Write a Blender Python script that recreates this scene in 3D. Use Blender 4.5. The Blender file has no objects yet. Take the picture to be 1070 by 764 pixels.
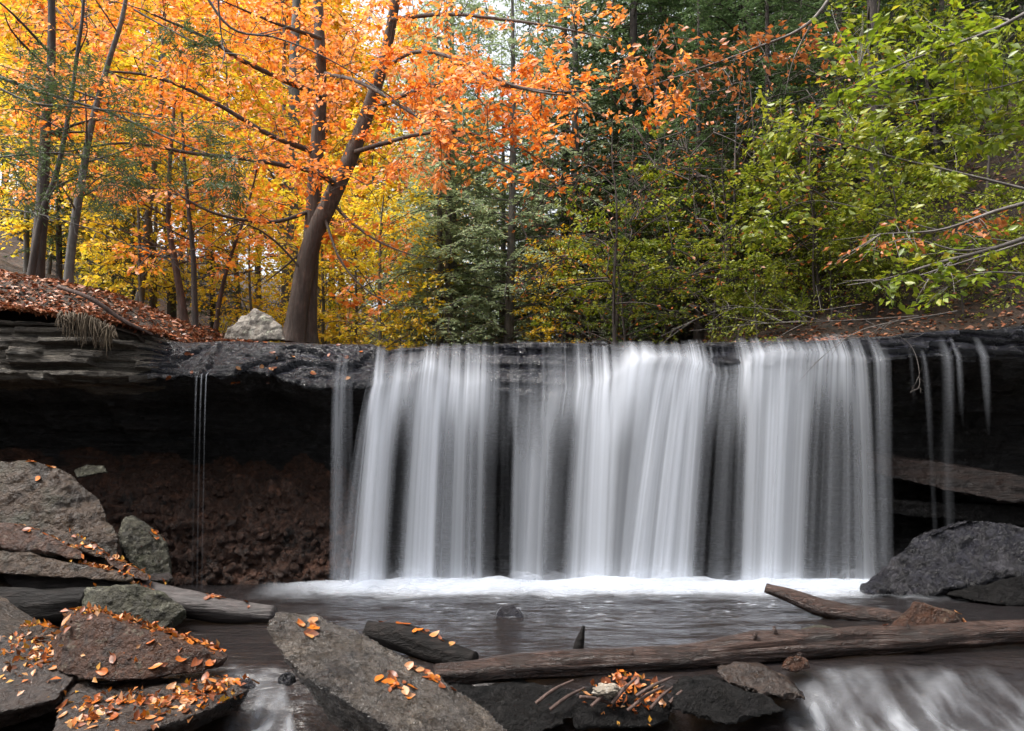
import bpy, bmesh, math, random
import numpy as np
from mathutils import Vector, Matrix
from mathutils.bvhtree import BVHTree

random.seed(7)
rng = np.random.default_rng(7)
R = math.radians
scene = bpy.context.scene
COL = scene.collection

# ------------------------------------------------------------------ camera, sky, sun, exposure
EYE = 2.25                 # camera height above the pool, metres
FPX = 800.0                # focal length in pixels of a 1070 wide frame
HOR = 470.0                # row of the horizon in a 764 high frame
cam_d = bpy.data.cameras.new("camera")
cam_d.sensor_width = 36.0
cam_d.sensor_fit = 'HORIZONTAL'
cam_d.lens = FPX / 1070.0 * 36.0
cam_d.shift_y = (HOR - 382.0) / 1070.0
cam_d.clip_start = 0.1
cam_d.clip_end = 2000
cam = bpy.data.objects.new("camera", cam_d)
cam.location = (0, 0, EYE)
cam.rotation_euler = (R(90), 0, 0)
COL.objects.link(cam)
scene.camera = cam

SUN_EL, SUN_AZ = 60.0, -104.0       # azimuth from +Y clockwise: high on the left, a little in front of the fall
world = bpy.data.worlds.new("World")
scene.world = world
world.use_nodes = True
wn, wl = world.node_tree.nodes, world.node_tree.links
wn.clear()
sky = wn.new('ShaderNodeTexSky')
sky.sky_type = 'NISHITA'
sky.sun_disc = False
sky.sun_elevation = R(SUN_EL)
sky.sun_rotation = R(SUN_AZ)
sky.air_density = 1.0
sky.dust_density = 6.0
sky.ozone_density = 1.0
hs = wn.new('ShaderNodeHueSaturation')
hs.inputs['Saturation'].default_value = 0.30
bg = wn.new('ShaderNodeBackground')
bg.inputs['Strength'].default_value = 0.15
wo = wn.new('ShaderNodeOutputWorld')
wl.new(sky.outputs[0], hs.inputs['Color'])
wl.new(hs.outputs[0], bg.inputs['Color'])
wl.new(bg.outputs[0], wo.inputs['Surface'])
sl = bpy.data.lights.new("sun", 'SUN')
sl.energy = 1.5
sl.angle = R(12)
sl.color = (1.0, 0.95, 0.88)
sun = bpy.data.objects.new("sun", sl)
az, el = R(SUN_AZ), R(SUN_EL)
sdir = Vector((math.sin(az) * math.cos(el), math.cos(az) * math.cos(el), math.sin(el)))
sun.rotation_euler = sdir.to_track_quat('Z', 'Y').to_euler()
sun.location = sdir * 60
COL.objects.link(sun)
vs = scene.view_settings
vs.view_transform = 'Standard'
vs.look = 'None'
vs.exposure = 1.5
vs.gamma = 1.0
vs.use_curve_mapping = False
scene.render.film_transparent = False
cy = scene.cycles
cy.max_bounces = 8
cy.diffuse_bounces = 3
cy.glossy_bounces = 3
cy.transmission_bounces = 4
cy.transparent_max_bounces = 24
cy.volume_bounces = 0
cy.use_denoising = True
cy.sample_clamp_indirect = 6.0
cy.caustics_reflective = False
cy.caustics_refractive = False

# ------------------------------------------------------------------ helpers
def W(px, py, d):
    return np.array([(px - 535.0) * d / FPX, d, EYE - (py - HOR) * d / FPX])

def xof(px, d=12.9):
    return (px - 535.0) * d / FPX

def pxof(x, d=12.9):
    return 535.0 + x * FPX / d

_perm = np.random.default_rng(3).permutation(256)
_perm = np.concatenate([_perm, _perm, _perm])
_grad = np.random.default_rng(4).normal(size=(256, 3))
_grad /= np.linalg.norm(_grad, axis=1)[:, None]

def noise(p, scale=1.0, off=0.0):
    p = np.asarray(p, float) * scale + off
    i = np.floor(p).astype(int)
    f = p - i
    u = f * f * f * (f * (f * 6 - 15) + 10)
    out = 0
    i &= 255
    for a in (0, 1):
        for b in (0, 1):
            for c in (0, 1):
                h = _perm[_perm[_perm[(i[:, 0] + a) & 255] + ((i[:, 1] + b) & 255)] + ((i[:, 2] + c) & 255)]
                g = _grad[h]
                d = (g * (f - np.array([a, b, c]))).sum(1)
                w = (u[:, 0] if a else 1 - u[:, 0]) * (u[:, 1] if b else 1 - u[:, 1]) * (u[:, 2] if c else 1 - u[:, 2])
                out = out + d * w
    return out * 1.6

def fbm(p, scale=1.0, octv=4, off=0.0, gain=0.5):
    s, a, t = 0, 1.0, scale
    for k in range(octv):
        s = s + a * noise(p, t, off + 17.3 * k)
        a *= gain
        t *= 2.03
    return s

def hash1(n):
    n = np.asarray(n).astype(np.int64)
    return (_perm[(n * 7 + 13) & 255] / 255.0)

def smooth(e0, e1, x):
    t = np.clip((np.asarray(x, float) - e0) / (e1 - e0), 0, 1)
    return t * t * (3 - 2 * t)

def setprops(o, label=None, cat=None, group=None, kind=None):
    if label: o["label"] = label
    if cat: o["category"] = cat
    if group: o["group"] = group
    if kind: o["kind"] = kind
    return o

def empty(name, loc=(0, 0, 0)):
    o = bpy.data.objects.new(name, None)
    o.empty_display_size = 0.2
    o.location = loc
    COL.objects.link(o)
    return o

def make_mesh(name, V, F, mat=None, attrs=None, smooth_shade=True):
    V = np.ascontiguousarray(V, dtype=np.float32)
    me = bpy.data.meshes.new(name)
    me.vertices.add(len(V))
    me.vertices.foreach_set("co", V.ravel())
    groups = F if isinstance(F, list) else [F]
    groups = [np.asarray(g, dtype=np.int32) for g in groups if len(g)]
    nl = sum(g.size for g in groups)
    nf = sum(len(g) for g in groups)
    me.loops.add(nl)
    me.polygons.add(nf)
    me.loops.foreach_set("vertex_index", np.concatenate([g.ravel() for g in groups]))
    starts, s = [], 0
    for g in groups:
        starts.append(s + np.arange(len(g)) * g.shape[1])
        s += g.size
    me.polygons.foreach_set("loop_start", np.concatenate(starts).astype(np.int32))
    me.update(calc_edges=True)
    me.validate()
    for k, a in (attrs or {}).items():
        at = me.attributes.new(k, 'FLOAT', 'POINT')
        at.data.foreach_set("value", np.asarray(a, np.float32))
    if smooth_shade:
        me.polygons.foreach_set("use_smooth", np.ones(nf, dtype=bool))
    if mat: me.materials.append(mat)
    return me

def link(name, me, parent=None, loc=None):
    o = bpy.data.objects.new(name, me)
    COL.objects.link(o)
    if parent is not None: o.parent = parent
    if loc is not None: o.location = loc
    return o

def grid_faces(nr, nc, wrap=False):
    r = np.arange(nr - 1)[:, None]
    c = np.arange(nc if wrap else nc - 1)[None, :]
    c2 = (c + 1) % nc
    a = r * nc + c
    b = r * nc + c2
    return np.stack([a, b, b + nc, a + nc], -1).reshape(-1, 4)

def resample(P, n):
    """smooth Catmull-Rom resampling of a K x m polyline"""
    P = np.asarray(P, float)
    if len(P) == 2:
        t = np.linspace(0, 1, n)[:, None]
        return P[0] * (1 - t) + P[1] * t
    E = np.vstack([2 * P[0] - P[1], P, 2 * P[-1] - P[-2]])
    s = np.linspace(0, len(P) - 1 - 1e-6, n)
    i = s.astype(int)
    t = (s - i)[:, None]
    a, b, c, d = E[i], E[i + 1], E[i + 2], E[i + 3]
    return 0.5 * ((2 * b) + (-a + c) * t + (2 * a - 5 * b + 4 * c - d) * t ** 2 + (-a + 3 * b - 3 * c + d) * t ** 3)

class MB:
    """collects quads and triangles that become one mesh"""
    def __init__(s):
        s.V, s.Q, s.T, s.n, s.A = [], [], [], 0, []
    def add(s, V, Q=None, T=None, a=0.5):
        V = np.asarray(V, float)
        if Q is not None and len(Q): s.Q.append(np.asarray(Q) + s.n)
        if T is not None and len(T): s.T.append(np.asarray(T) + s.n)
        s.V.append(V)
        s.A.append(np.broadcast_to(np.asarray(a, float), (len(V),)))
        s.n += len(V)
    def tube(s, P, rad, sides=5, rough=0.0, cap=False, a=0.5, seed=0.0):
        P = np.asarray(P, float)
        rad = np.broadcast_to(np.asarray(rad, float), (len(P),)).copy()
        T = np.gradient(P, axis=0)
        T /= np.linalg.norm(T, axis=1)[:, None] + 1e-9
        up = np.array([0, 0, 1.0]) if abs(T[0][2]) < 0.9 else np.array([0, 1.0, 0])
        N = np.zeros_like(P)
        n = up - T[0] * up.dot(T[0])
        n /= np.linalg.norm(n)
        for i in range(len(P)):
            n = n - T[i] * n.dot(T[i])
            n /= np.linalg.norm(n) + 1e-9
            N[i] = n
        B = np.cross(T, N)
        ang = np.linspace(0, 2 * np.pi, sides, endpoint=False)
        rr = np.repeat(rad[:, None], sides, 1)
        if rough > 0:
            L = np.concatenate([[0], np.cumsum(np.linalg.norm(np.diff(P, axis=0), axis=1))])
            q = np.stack([np.repeat(np.cos(ang)[None] * 1.0, len(P), 0),
                          np.repeat(np.sin(ang)[None] * 1.0, len(P), 0),
                          np.repeat(L[:, None], sides, 1) * 0.8], -1).reshape(-1, 3)
            rr = rr * (1 + rough * (0.6 * fbm(q, 1.3, 3, seed) + 0.5 * fbm(q * np.array([5, 5, 0.6]), 1.0, 3, seed + 5)).reshape(rr.shape))
        V = P[:, None, :] + rr[..., None] * (np.cos(ang)[None, :, None] * N[:, None, :] + np.sin(ang)[None, :, None] * B[:, None, :])
        V = V.reshape(-1, 3)
        Q = grid_faces(len(P), sides, True)
        s.add(V, Q, None, a)
        if cap:
            for ring, fl in ((0, True), (len(P) - 1, False)):
                base = s.n - len(V) if fl else s.n - 1 - len(V)
                c0 = np.array([V[ring * sides:(ring + 1) * sides].mean(0) + T[ring] * rad[ring] * (0.12 if not fl else -0.12)])
                off = len(V)
                idx = base + ring * sides + np.arange(sides)
                ctr = s.n
                s.V.append(c0); s.A.append(np.array([0.5])); s.n += 1
                nx = np.roll(idx, -1)
                t = np.stack([np.full(sides, ctr), nx, idx] if fl else [np.full(sides, ctr), idx, nx], -1)
                s.T.append(t)
    def mesh(s, name, mat, smooth_shade=True, attr='tint'):
        V = np.vstack(s.V)
        F = []
        if s.Q: F.append(np.vstack(s.Q))
        if s.T: F.append(np.vstack(s.T))
        return make_mesh(name, V, F, mat, {attr: np.concatenate(s.A)}, smooth_shade)

def leaf_batch(mb, pos, dirs, nrm, L, Wd, tint, fold=0.18):
    """many small pointed leaves, two triangles each, folded along the midrib"""
    n = len(pos)
    d = dirs / (np.linalg.norm(dirs, axis=1)[:, None] + 1e-9)
    nn = nrm - d * (nrm * d).sum(1)[:, None]
    nn /= np.linalg.norm(nn, axis=1)[:, None] + 1e-9
    s = np.cross(d, nn)
    L = np.broadcast_to(L, (n,))[:, None]
    Wd = np.broadcast_to(Wd, (n,))[:, None]
    b = pos
    m = pos + d * L * 0.45 + nn * L * fold * 0.5
    V = np.stack([b, m + s * Wd * 0.5, pos + d * L - nn * L * 0.06, m - s * Wd * 0.5], 1).reshape(-1, 3)
    k = np.arange(n)[:, None] * 4
    T = np.concatenate([k + np.array([[0, 1, 2]]), k + np.array([[0, 2, 3]])], 1).reshape(-1, 3)
    mb.add(V, None, T, np.repeat(tint, 4))

# ------------------------------------------------------------------ materials
def mat_new(name):
    m = bpy.data.materials.new(name)
    m.use_nodes = True
    nt = m.node_tree
    nt.nodes.clear()
    return m, nt.nodes, nt.links

def ramp(n, cols, pos=None):
    r = n.new('ShaderNodeValToRGB')
    cr = r.color_ramp
    k = len(cols)
    pos = pos or [i / (k - 1) for i in range(k)]
    while len(cr.elements) < k: cr.elements.new(0.5)
    for e, c, p in zip(cr.elements, cols, pos):
        e.position = p
        e.color = (*c, 1) if len(c) == 3 else c
    return r

def tex_noise(n, l, vec, scale, detail=6, rough=0.55, dist=0.0):
    t = n.new('ShaderNodeTexNoise')
    t.inputs['Scale'].default_value = scale
    t.inputs['Detail'].default_value = detail
    t.inputs['Roughness'].default_value = rough
    t.inputs['Distortion'].default_value = dist
    l.new(vec, t.inputs['Vector'])
    return t

def leaf_mat(name, cols, transl=0.45, pos=None):
    m, n, l = mat_new(name)
    at = n.new('ShaderNodeAttribute'); at.attribute_name = 'tint'
    r = ramp(n, cols, pos)
    l.new(at.outputs['Fac'], r.inputs[0])
    d = n.new('ShaderNodeBsdfDiffuse')
    t = n.new('ShaderNodeBsdfTranslucent')
    g = n.new('ShaderNodeBsdfGlossy'); g.inputs['Roughness'].default_value = 0.42
    g.inputs['Color'].default_value = (0.9, 0.9, 0.9, 1)
    l.new(r.outputs[0], d.inputs['Color'])
    l.new(r.outputs[0], t.inputs['Color'])
    mx = n.new('ShaderNodeMixShader'); mx.inputs[0].default_value = transl
    l.new(d.outputs[0], mx.inputs[1]); l.new(t.outputs[0], mx.inputs[2])
    m2 = n.new('ShaderNodeMixShader'); m2.inputs[0].default_value = 0.04
    l.new(mx.outputs[0], m2.inputs[1]); l.new(g.outputs[0], m2.inputs[2])
    o = n.new('ShaderNodeOutputMaterial')
    l.new(m2.outputs[0], o.inputs['Surface'])
    return m

def rock_mat(name, cols, scale=2.0, rough=0.75, bump=0.5, lichen=None, moss=None, strata=False, wetlow=None, crack=0.6, fine=38, spec=0.5):
    m, n, l = mat_new(name)
    tc = n.new('ShaderNodeNewGeometry')
    P = tc.outputs['Position']
    vec = P
    if strata:
        mp = n.new('ShaderNodeMapping'); mp.inputs['Scale'].default_value = (0.7, 0.7, 6.0)
        l.new(P, mp.inputs['Vector']); vec = mp.outputs[0]
    n1 = tex_noise(n, l, vec, scale, 8, 0.62, 0.6)
    r = ramp(n, cols, [0.36 + 0.28 * i / (len(cols) - 1) for i in range(len(cols))])
    l.new(n1.outputs[0], r.inputs[0])
    col = r.outputs[0]
    # fine grain
    n2 = tex_noise(n, l, P, fine, 4, 0.7)
    mm = n.new('ShaderNodeMix'); mm.data_type = 'RGBA'; mm.blend_type = 'OVERLAY'; mm.inputs[0].default_value = 0.7
    l.new(col, mm.inputs[6]); l.new(n2.outputs[0], mm.inputs[7]); col = mm.outputs[2]
    # dark seams and stains
    n6 = tex_noise(n, l, vec, scale * 3.1, 9, 0.7, 0.8)
    r6 = ramp(n, [(0.30, 0.28, 0.26), (1, 1, 1), (1.0, 1.0, 1.0), (1.35, 1.33, 1.3)], [0.36, 0.48, 0.56, 0.68])
    l.new(n6.outputs[0], r6.inputs[0])
    ms_ = n.new('ShaderNodeMix'); ms_.data_type = 'RGBA'; ms_.blend_type = 'MULTIPLY'; ms_.inputs[0].default_value = 0.85
    l.new(col, ms_.inputs[6]); l.new(r6.outputs[0], ms_.inputs[7]); col = ms_.outputs[2]
    if lichen:
        n3 = tex_noise(n, l, P, 7.0, 8, 0.7)
        r3 = ramp(n, [(0, 0, 0), (1, 1, 1)], [0.57, 0.64])
        l.new(n3.outputs[0], r3.inputs[0])
        mx = n.new('ShaderNodeMix'); mx.data_type = 'RGBA'
        l.new(r3.outputs[0], mx.inputs[0]); l.new(col, mx.inputs[6]); mx.inputs[7].default_value = (*lichen, 1); col = mx.outputs[2]
    if moss:
        n4 = tex_noise(n, l, P, 1.7, 7, 0.7)
        r4 = ramp(n, [(0, 0, 0), (1, 1, 1)], [0.5, 0.66])
        l.new(n4.outputs[0], r4.inputs[0])
        mx = n.new('ShaderNodeMix'); mx.data_type = 'RGBA'
        l.new(r4.outputs[0], mx.inputs[0]); l.new(col, mx.inputs[6]); mx.inputs[7].default_value = (*moss, 1); col = mx.outputs[2]
    b = n.new('ShaderNodeBsdfPrincipled')
    l.new(col, b.inputs['Base Color'])
    b.inputs['Specular IOR Level'].default_value = spec
    rr = n.new('ShaderNodeMapRange')
    rr.inputs[1].default_value = 0.35; rr.inputs[2].default_value = 0.65
    rr.inputs[3].default_value = max(0.08, rough - 0.18); rr.inputs[4].default_value = min(1, rough + 0.15)
    n5 = tex_noise(n, l, P, 5.0, 5, 0.6)
    l.new(n5.outputs[0], rr.inputs[0]); l.new(rr.outputs[0], b.inputs['Roughness'])
    # bump: broad lumps, cracks and grain
    nb = tex_noise(n, l, vec, scale * 5, 10, 0.65, 0.3)
    vo = n.new('ShaderNodeTexVoronoi'); vo.feature = 'DISTANCE_TO_EDGE'; vo.inputs['Scale'].default_value = scale * 1.6
    nd = tex_noise(n, l, vec, scale * 2.2, 5, 0.6)
    mvec = n.new('ShaderNodeVectorMath'); mvec.operation = 'MULTIPLY_ADD'
    mvec.inputs[1].default_value = (0.6, 0.6, 0.6)
    l.new(nd.outputs['Color'], mvec.inputs[0]); l.new(vec, mvec.inputs[2]); l.new(mvec.outputs[0], vo.inputs['Vector'])
    rc = ramp(n, [(0, 0, 0), (1, 1, 1)], [0.0, 0.05])
    l.new(vo.outputs['Distance'], rc.inputs[0])
    ma = n.new('ShaderNodeMath'); ma.operation = 'MULTIPLY_ADD'; ma.inputs[1].default_value = crack * 0.25
    l.new(rc.outputs[0], ma.inputs[0]); l.new(nb.outputs[0], ma.inputs[2])
    ma2 = n.new('ShaderNodeMath'); ma2.operation = 'MULTIPLY_ADD'; ma2.inputs[1].default_value = 0.22
    l.new(n2.outputs[0], ma2.inputs[0]); l.new(ma.outputs[0], ma2.inputs[2])
    bp = n.new('ShaderNodeBump'); bp.inputs['Strength'].default_value = min(1, bump * 1.2); bp.inputs['Distance'].default_value = 0.13
    l.new(ma2.outputs[0], bp.inputs['Height'])
    l.new(bp.outputs[0], b.inputs['Normal'])
    o = n.new('ShaderNodeOutputMaterial')
    l.new(b.outputs[0], o.inputs['Surface'])
    return m

def bark_mat(name, c1, c2, c3, rough=0.85, stretch=(9, 9, 1.2), bump=0.6, scale=2.2, coords='Object'):
    m, n, l = mat_new(name)
    tc = n.new('ShaderNodeTexCoord')
    mp = n.new('ShaderNodeMapping'); mp.inputs['Scale'].default_value = stretch
    l.new(tc.outputs[coords], mp.inputs['Vector'])
    n1 = tex_noise(n, l, mp.outputs[0], scale, 8, 0.65, 0.4)
    n2 = tex_noise(n, l, tc.outputs[coords], 3.0, 6, 0.6)
    r = ramp(n, [c1, c2, c3], [0.33, 0.5, 0.68])
    mm = n.new('ShaderNodeMath'); mm.operation = 'MULTIPLY_ADD'; mm.inputs[1].default_value = 0.55
    ms = n.new('ShaderNodeMath'); ms.operation = 'MULTIPLY'; ms.inputs[1].default_value = 0.45
    l.new(n2.outputs[0], ms.inputs[0]); l.new(n1.outputs[0], mm.inputs[0]); l.new(ms.outputs[0], mm.inputs[2])
    l.new(mm.outputs[0], r.inputs[0])
    b = n.new('ShaderNodeBsdfPrincipled'); b.inputs['Roughness'].default_value = rough
    l.new(r.outputs[0], b.inputs['Base Color'])
    bp = n.new('ShaderNodeBump'); bp.inputs['Strength'].default_value = bump; bp.inputs['Distance'].default_value = 0.05
    l.new(n1.outputs[0], bp.inputs['Height']); l.new(bp.outputs[0], b.inputs['Normal'])
    o = n.new('ShaderNodeOutputMaterial'); l.new(b.outputs[0], o.inputs['Surface'])
    return m

def white_water_mat(name, col=(0.86, 0.90, 0.96), streak=None, gain=1.0):
    """aerated water: opacity follows the density of the flow, the rest lets the rock show through"""
    m, n, l = mat_new(name)
    at = n.new('ShaderNodeAttribute'); at.attribute_name = 'flow'
    fac = at.outputs['Fac']
    if streak:
        g = n.new('ShaderNodeNewGeometry')
        mp = n.new('ShaderNodeMapping'); mp.inputs['Scale'].default_value = streak
        l.new(g.outputs['Position'], mp.inputs['Vector'])
        nz = tex_noise(n, l, mp.outputs[0], 1.0, 6, 0.62, 0.25)
        mr = n.new('ShaderNodeMapRange'); mr.inputs[1].default_value = 0.36; mr.inputs[2].default_value = 0.66
        mr.inputs[3].default_value = 0.1; mr.inputs[4].default_value = 1.6
        l.new(nz.outputs[0], mr.inputs[0])
        mu = n.new('ShaderNodeMath'); mu.operation = 'MULTIPLY'; mu.use_clamp = True
        l.new(fac, mu.inputs[0]); l.new(mr.outputs[0], mu.inputs[1]); fac = mu.outputs[0]
    d = n.new('ShaderNodeBsdfDiffuse'); d.inputs['Color'].default_value = (*col, 1)
    t = n.new('ShaderNodeBsdfTranslucent'); t.inputs['Color'].default_value = (*col, 1)
    mx = n.new('ShaderNodeMixShader'); mx.inputs[0].default_value = 0.5
    l.new(d.outputs[0], mx.inputs[1]); l.new(t.outputs[0], mx.inputs[2])
    tr = n.new('ShaderNodeBsdfTransparent')
    m2 = n.new('ShaderNodeMixShader')
    l.new(fac, m2.inputs[0]); l.new(tr.outputs[0], m2.inputs[1]); l.new(mx.outputs[0], m2.inputs[2])
    o = n.new('ShaderNodeOutputMaterial'); l.new(m2.outputs[0], o.inputs['Surface'])
    return m

def water_mat():
    m, n, l = mat_new("stream_water")
    g = n.new('ShaderNodeNewGeometry')
    mp = n.new('ShaderNodeMapping'); mp.inputs['Scale'].default_value = (0.8, 1.7, 1.0)
    l.new(g.outputs['Position'], mp.inputs['Vector'])
    n1 = tex_noise(n, l, mp.outputs[0], 5.0, 5, 0.55, 0.4)
    n2 = tex_noise(n, l, mp.outputs[0], 1.3, 3, 0.5, 0.2)
    ma = n.new('ShaderNodeMath'); ma.operation = 'MULTIPLY_ADD'; ma.inputs[1].default_value = 0.35
    l.new(n1.outputs[0], ma.inputs[0]); l.new(n2.outputs[0], ma.inputs[2])
    bp = n.new('ShaderNodeBump'); bp.inputs['Strength'].default_value = 0.8; bp.inputs['Distance'].default_value = 0.16
    l.new(ma.outputs[0], bp.inputs['Height'])
    fr = n.new('ShaderNodeFresnel'); fr.inputs['IOR'].default_value = 1.33
    l.new(bp.outputs[0], fr.inputs['Normal'])
    gl = n.new('ShaderNodeBsdfGlossy'); gl.inputs['Roughness'].default_value = 0.18
    l.new(bp.outputs[0], gl.inputs['Normal'])
    tr = n.new('ShaderNodeBsdfTransparent'); tr.inputs['Color'].default_value = (0.62, 0.55, 0.46, 1)
    df = n.new('ShaderNodeBsdfDiffuse'); df.inputs['Color'].default_value = (0.024, 0.020, 0.021, 1)
    m1 = n.new('ShaderNodeMixShader'); m1.inputs[0].default_value = 0.45
    l.new(tr.outputs[0], m1.inputs[1]); l.new(df.outputs[0], m1.inputs[2])
    mx = n.new('ShaderNodeMixShader')
    l.new(fr.outputs[0], mx.inputs[0]); l.new(m1.outputs[0], mx.inputs[1]); l.new(gl.outputs[0], mx.inputs[2])
    o = n.new('ShaderNodeOutputMaterial'); l.new(mx.outputs[0], o.inputs['Surface'])
    return m

def floor_mat():
    m, n, l = mat_new("leaf_strewn_soil")
    g = n.new('ShaderNodeNewGeometry')
    vo = n.new('ShaderNodeTexVoronoi'); vo.inputs['Scale'].default_value = 9.0
    nz = tex_noise(n, l, g.outputs['Position'], 6, 4, 0.6)
    mv = n.new('ShaderNodeVectorMath'); mv.operation = 'MULTIPLY_ADD'; mv.inputs[1].default_value = (0.25, 0.25, 0.25)
    l.new(nz.outputs['Color'], mv.inputs[0]); l.new(g.outputs['Position'], mv.inputs[2]); l.new(mv.outputs[0], vo.inputs['Vector'])
    sp = n.new('ShaderNodeSeparateColor'); l.new(vo.outputs['Color'], sp.inputs[0])
    r = ramp(n, [(0.012, 0.009, 0.006), (0.034, 0.02, 0.011), (0.05, 0.025, 0.013), (0.022, 0.016, 0.010), (0.075, 0.04, 0.022)])
    l.new(sp.outputs[0], r.inputs[0])
    n2 = tex_noise(n, l, g.outputs['Position'], 0.5, 6, 0.6)
    r2 = ramp(n, [(0.35, 0.33, 0.3), (1, 1, 1)], [0.35, 0.6])
    l.new(n2.outputs[0], r2.inputs[0])
    mm = n.new('ShaderNodeMix'); mm.data_type = 'RGBA'; mm.blend_type = 'MULTIPLY'; mm.inputs[0].default_value = 1
    l.new(r.outputs[0], mm.inputs[6]); l.new(r2.outputs[0], mm.inputs[7])
    b = n.new('ShaderNodeBsdfPrincipled'); b.inputs['Roughness'].default_value = 0.9
    l.new(mm.outputs[2], b.inputs['Base Color'])
    bp = n.new('ShaderNodeBump'); bp.inputs['Strength'].default_value = 0.6; bp.inputs['Distance'].default_value = 0.06
    l.new(vo.outputs['Distance'], bp.inputs['Height']); l.new(bp.outputs[0], b.inputs['Normal'])
    o = n.new('ShaderNodeOutputMaterial'); l.new(b.outputs[0], o.inputs['Surface'])
    return m

M = {}
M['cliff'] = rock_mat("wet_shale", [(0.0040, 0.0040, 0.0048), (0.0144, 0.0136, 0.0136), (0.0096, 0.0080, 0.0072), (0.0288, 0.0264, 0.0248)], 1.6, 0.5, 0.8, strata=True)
M['wet_slab'] = rock_mat("wet_slab_sky_sheen", [(0.0058, 0.0059, 0.0102), (0.0214, 0.0226, 0.0333), (0.0129, 0.0128, 0.0176), (0.0428, 0.0452, 0.0648)], 2.2, 0.16, 0.9, strata=True, spec=0.9)  # bluish base colour paints in the sheen of the sky on wet rock
M['dry_strata'] = rock_mat("dry_layered_shale", [(0.0450, 0.0390, 0.0300), (0.1500, 0.1275, 0.0975), (0.0900, 0.0750, 0.0600), (0.2550, 0.2250, 0.1800)], 2.2, 0.75, 0.8, strata=True)
M['talus'] = rock_mat("red_brown_talus", [(0.0142, 0.0083, 0.0052), (0.0706, 0.0306, 0.0166), (0.0389, 0.0181, 0.0104), (0.1326, 0.0586, 0.0332)], 2.5, 0.5, 1.0)
M['boulder_grey'] = rock_mat("grey_brown_boulder_stone", [(0.0186, 0.0102, 0.0046), (0.0517, 0.0279, 0.0124), (0.0342, 0.0166, 0.0067), (0.0752, 0.0425, 0.0193)], 1.8, 0.5, 0.8, moss=(0.03, 0.028, 0.012))
M['boulder_brown'] = rock_mat("brown_sandstone", [(0.0204, 0.0059, 0.0011), (0.0584, 0.0179, 0.0037), (0.0401, 0.0116, 0.0022), (0.0805, 0.0270, 0.0060)], 2.2, 0.5, 0.8, lichen=(0.12, 0.095, 0.065))
M['boulder_green'] = rock_mat("lichened_stone", [(0.0183, 0.0161, 0.0078), (0.0426, 0.0386, 0.0195), (0.0304, 0.0268, 0.0137), (0.0608, 0.0564, 0.0320)], 2.2, 0.6, 0.8, lichen=(0.17, 0.165, 0.12), moss=(0.035, 0.04, 0.012))
M['boulder_wet'] = rock_mat("wet_grey_stone", [(0.0273, 0.0222, 0.0193), (0.0776, 0.0647, 0.0542), (0.0547, 0.0425, 0.0317), (0.1145, 0.0953, 0.0769)], 2.4, 0.2, 0.8, crack=0.8, spec=0.8)
M['shade_black_rock'] = rock_mat("shade_black_stone", [(0.0014, 0.0014, 0.0014), (0.0063, 0.0056, 0.0056), (0.0035, 0.0031, 0.0028), (0.0140, 0.0126, 0.0119)], 2.4, 0.6, 0.8, spec=0.2)  # near-black base colour paints in the shadow under the long log
M['slab_wet'] = rock_mat("dark_wet_brown_stone", [(0.0052, 0.0029, 0.0016), (0.0215, 0.0106, 0.0054), (0.0129, 0.0062, 0.0032), (0.0364, 0.0197, 0.0108)], 2.4, 0.42, 0.5)
M['boulder_pale'] = rock_mat("pale_lichen_boulder", [(0.1071, 0.0918, 0.0765), (0.2295, 0.2070, 0.1764), (0.1683, 0.1458, 0.1224), (0.3213, 0.2988, 0.2601)], 2.0, 0.8, 0.5, lichen=(0.36, 0.37, 0.28))
M['boulder_dark'] = rock_mat("dark_blue_wet_stone", [(0.0062, 0.0062, 0.0083), (0.0252, 0.0252, 0.0337), (0.0151, 0.0140, 0.0178), (0.0538, 0.0521, 0.0604)], 3.0, 0.34, 0.9, crack=0.8)
M['slab_red'] = rock_mat("reddish_slab_stone", [(0.0053, 0.0027, 0.0017), (0.0146, 0.0068, 0.0044), (0.0212, 0.0103, 0.0071)], 2.0, 0.5, 0.6, strata=True)
M['bed'] = rock_mat("brown_stream_bed", [(0.0120, 0.0080, 0.0048), (0.0400, 0.0240, 0.0128), (0.0240, 0.0160, 0.0104), (0.0600, 0.0360, 0.0200)], 3.0, 0.5, 0.6)
M['floor'] = floor_mat()
M['water'] = water_mat()
M['fall'] = white_water_mat("falling_water", (0.87, 0.91, 0.98))
M['foam'] = white_water_mat("white_foam", (0.78, 0.82, 0.88))
M['rapid'] = white_water_mat("rushing_white_water", (0.82, 0.86, 0.92))
M['bark_beech'] = bark_mat("beech_bark", (0.035, 0.026, 0.021), (0.075, 0.058, 0.048), (0.15, 0.12, 0.10), stretch=(7, 7, 1.0), bump=0.9)
M['bark_brown'] = bark_mat("brown_furrowed_bark", (0.03, 0.018, 0.014), (0.075, 0.045, 0.036), (0.13, 0.085, 0.07), stretch=(10, 10, 0.9))
M['bark_grey'] = bark_mat("grey_bark", (0.04, 0.036, 0.032), (0.095, 0.088, 0.08), (0.19, 0.18, 0.165), stretch=(7, 7, 1.2))
M['bark_dark'] = bark_mat("dark_bark", (0.018, 0.014, 0.012), (0.045, 0.035, 0.03), (0.085, 0.07, 0.06), stretch=(9, 9, 1.0))
M['twig_grey'] = bark_mat("bare_grey_twig", (0.06, 0.052, 0.045), (0.12, 0.105, 0.095), (0.22, 0.2, 0.185), stretch=(4, 4, 4), bump=0.2)
M['log_grey'] = bark_mat("weathered_grey_log", (0.008, 0.006, 0.006), (0.036, 0.029, 0.027), (0.12, 0.10, 0.095), 0.55, stretch=(0.9, 9, 9), bump=0.9)
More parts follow.
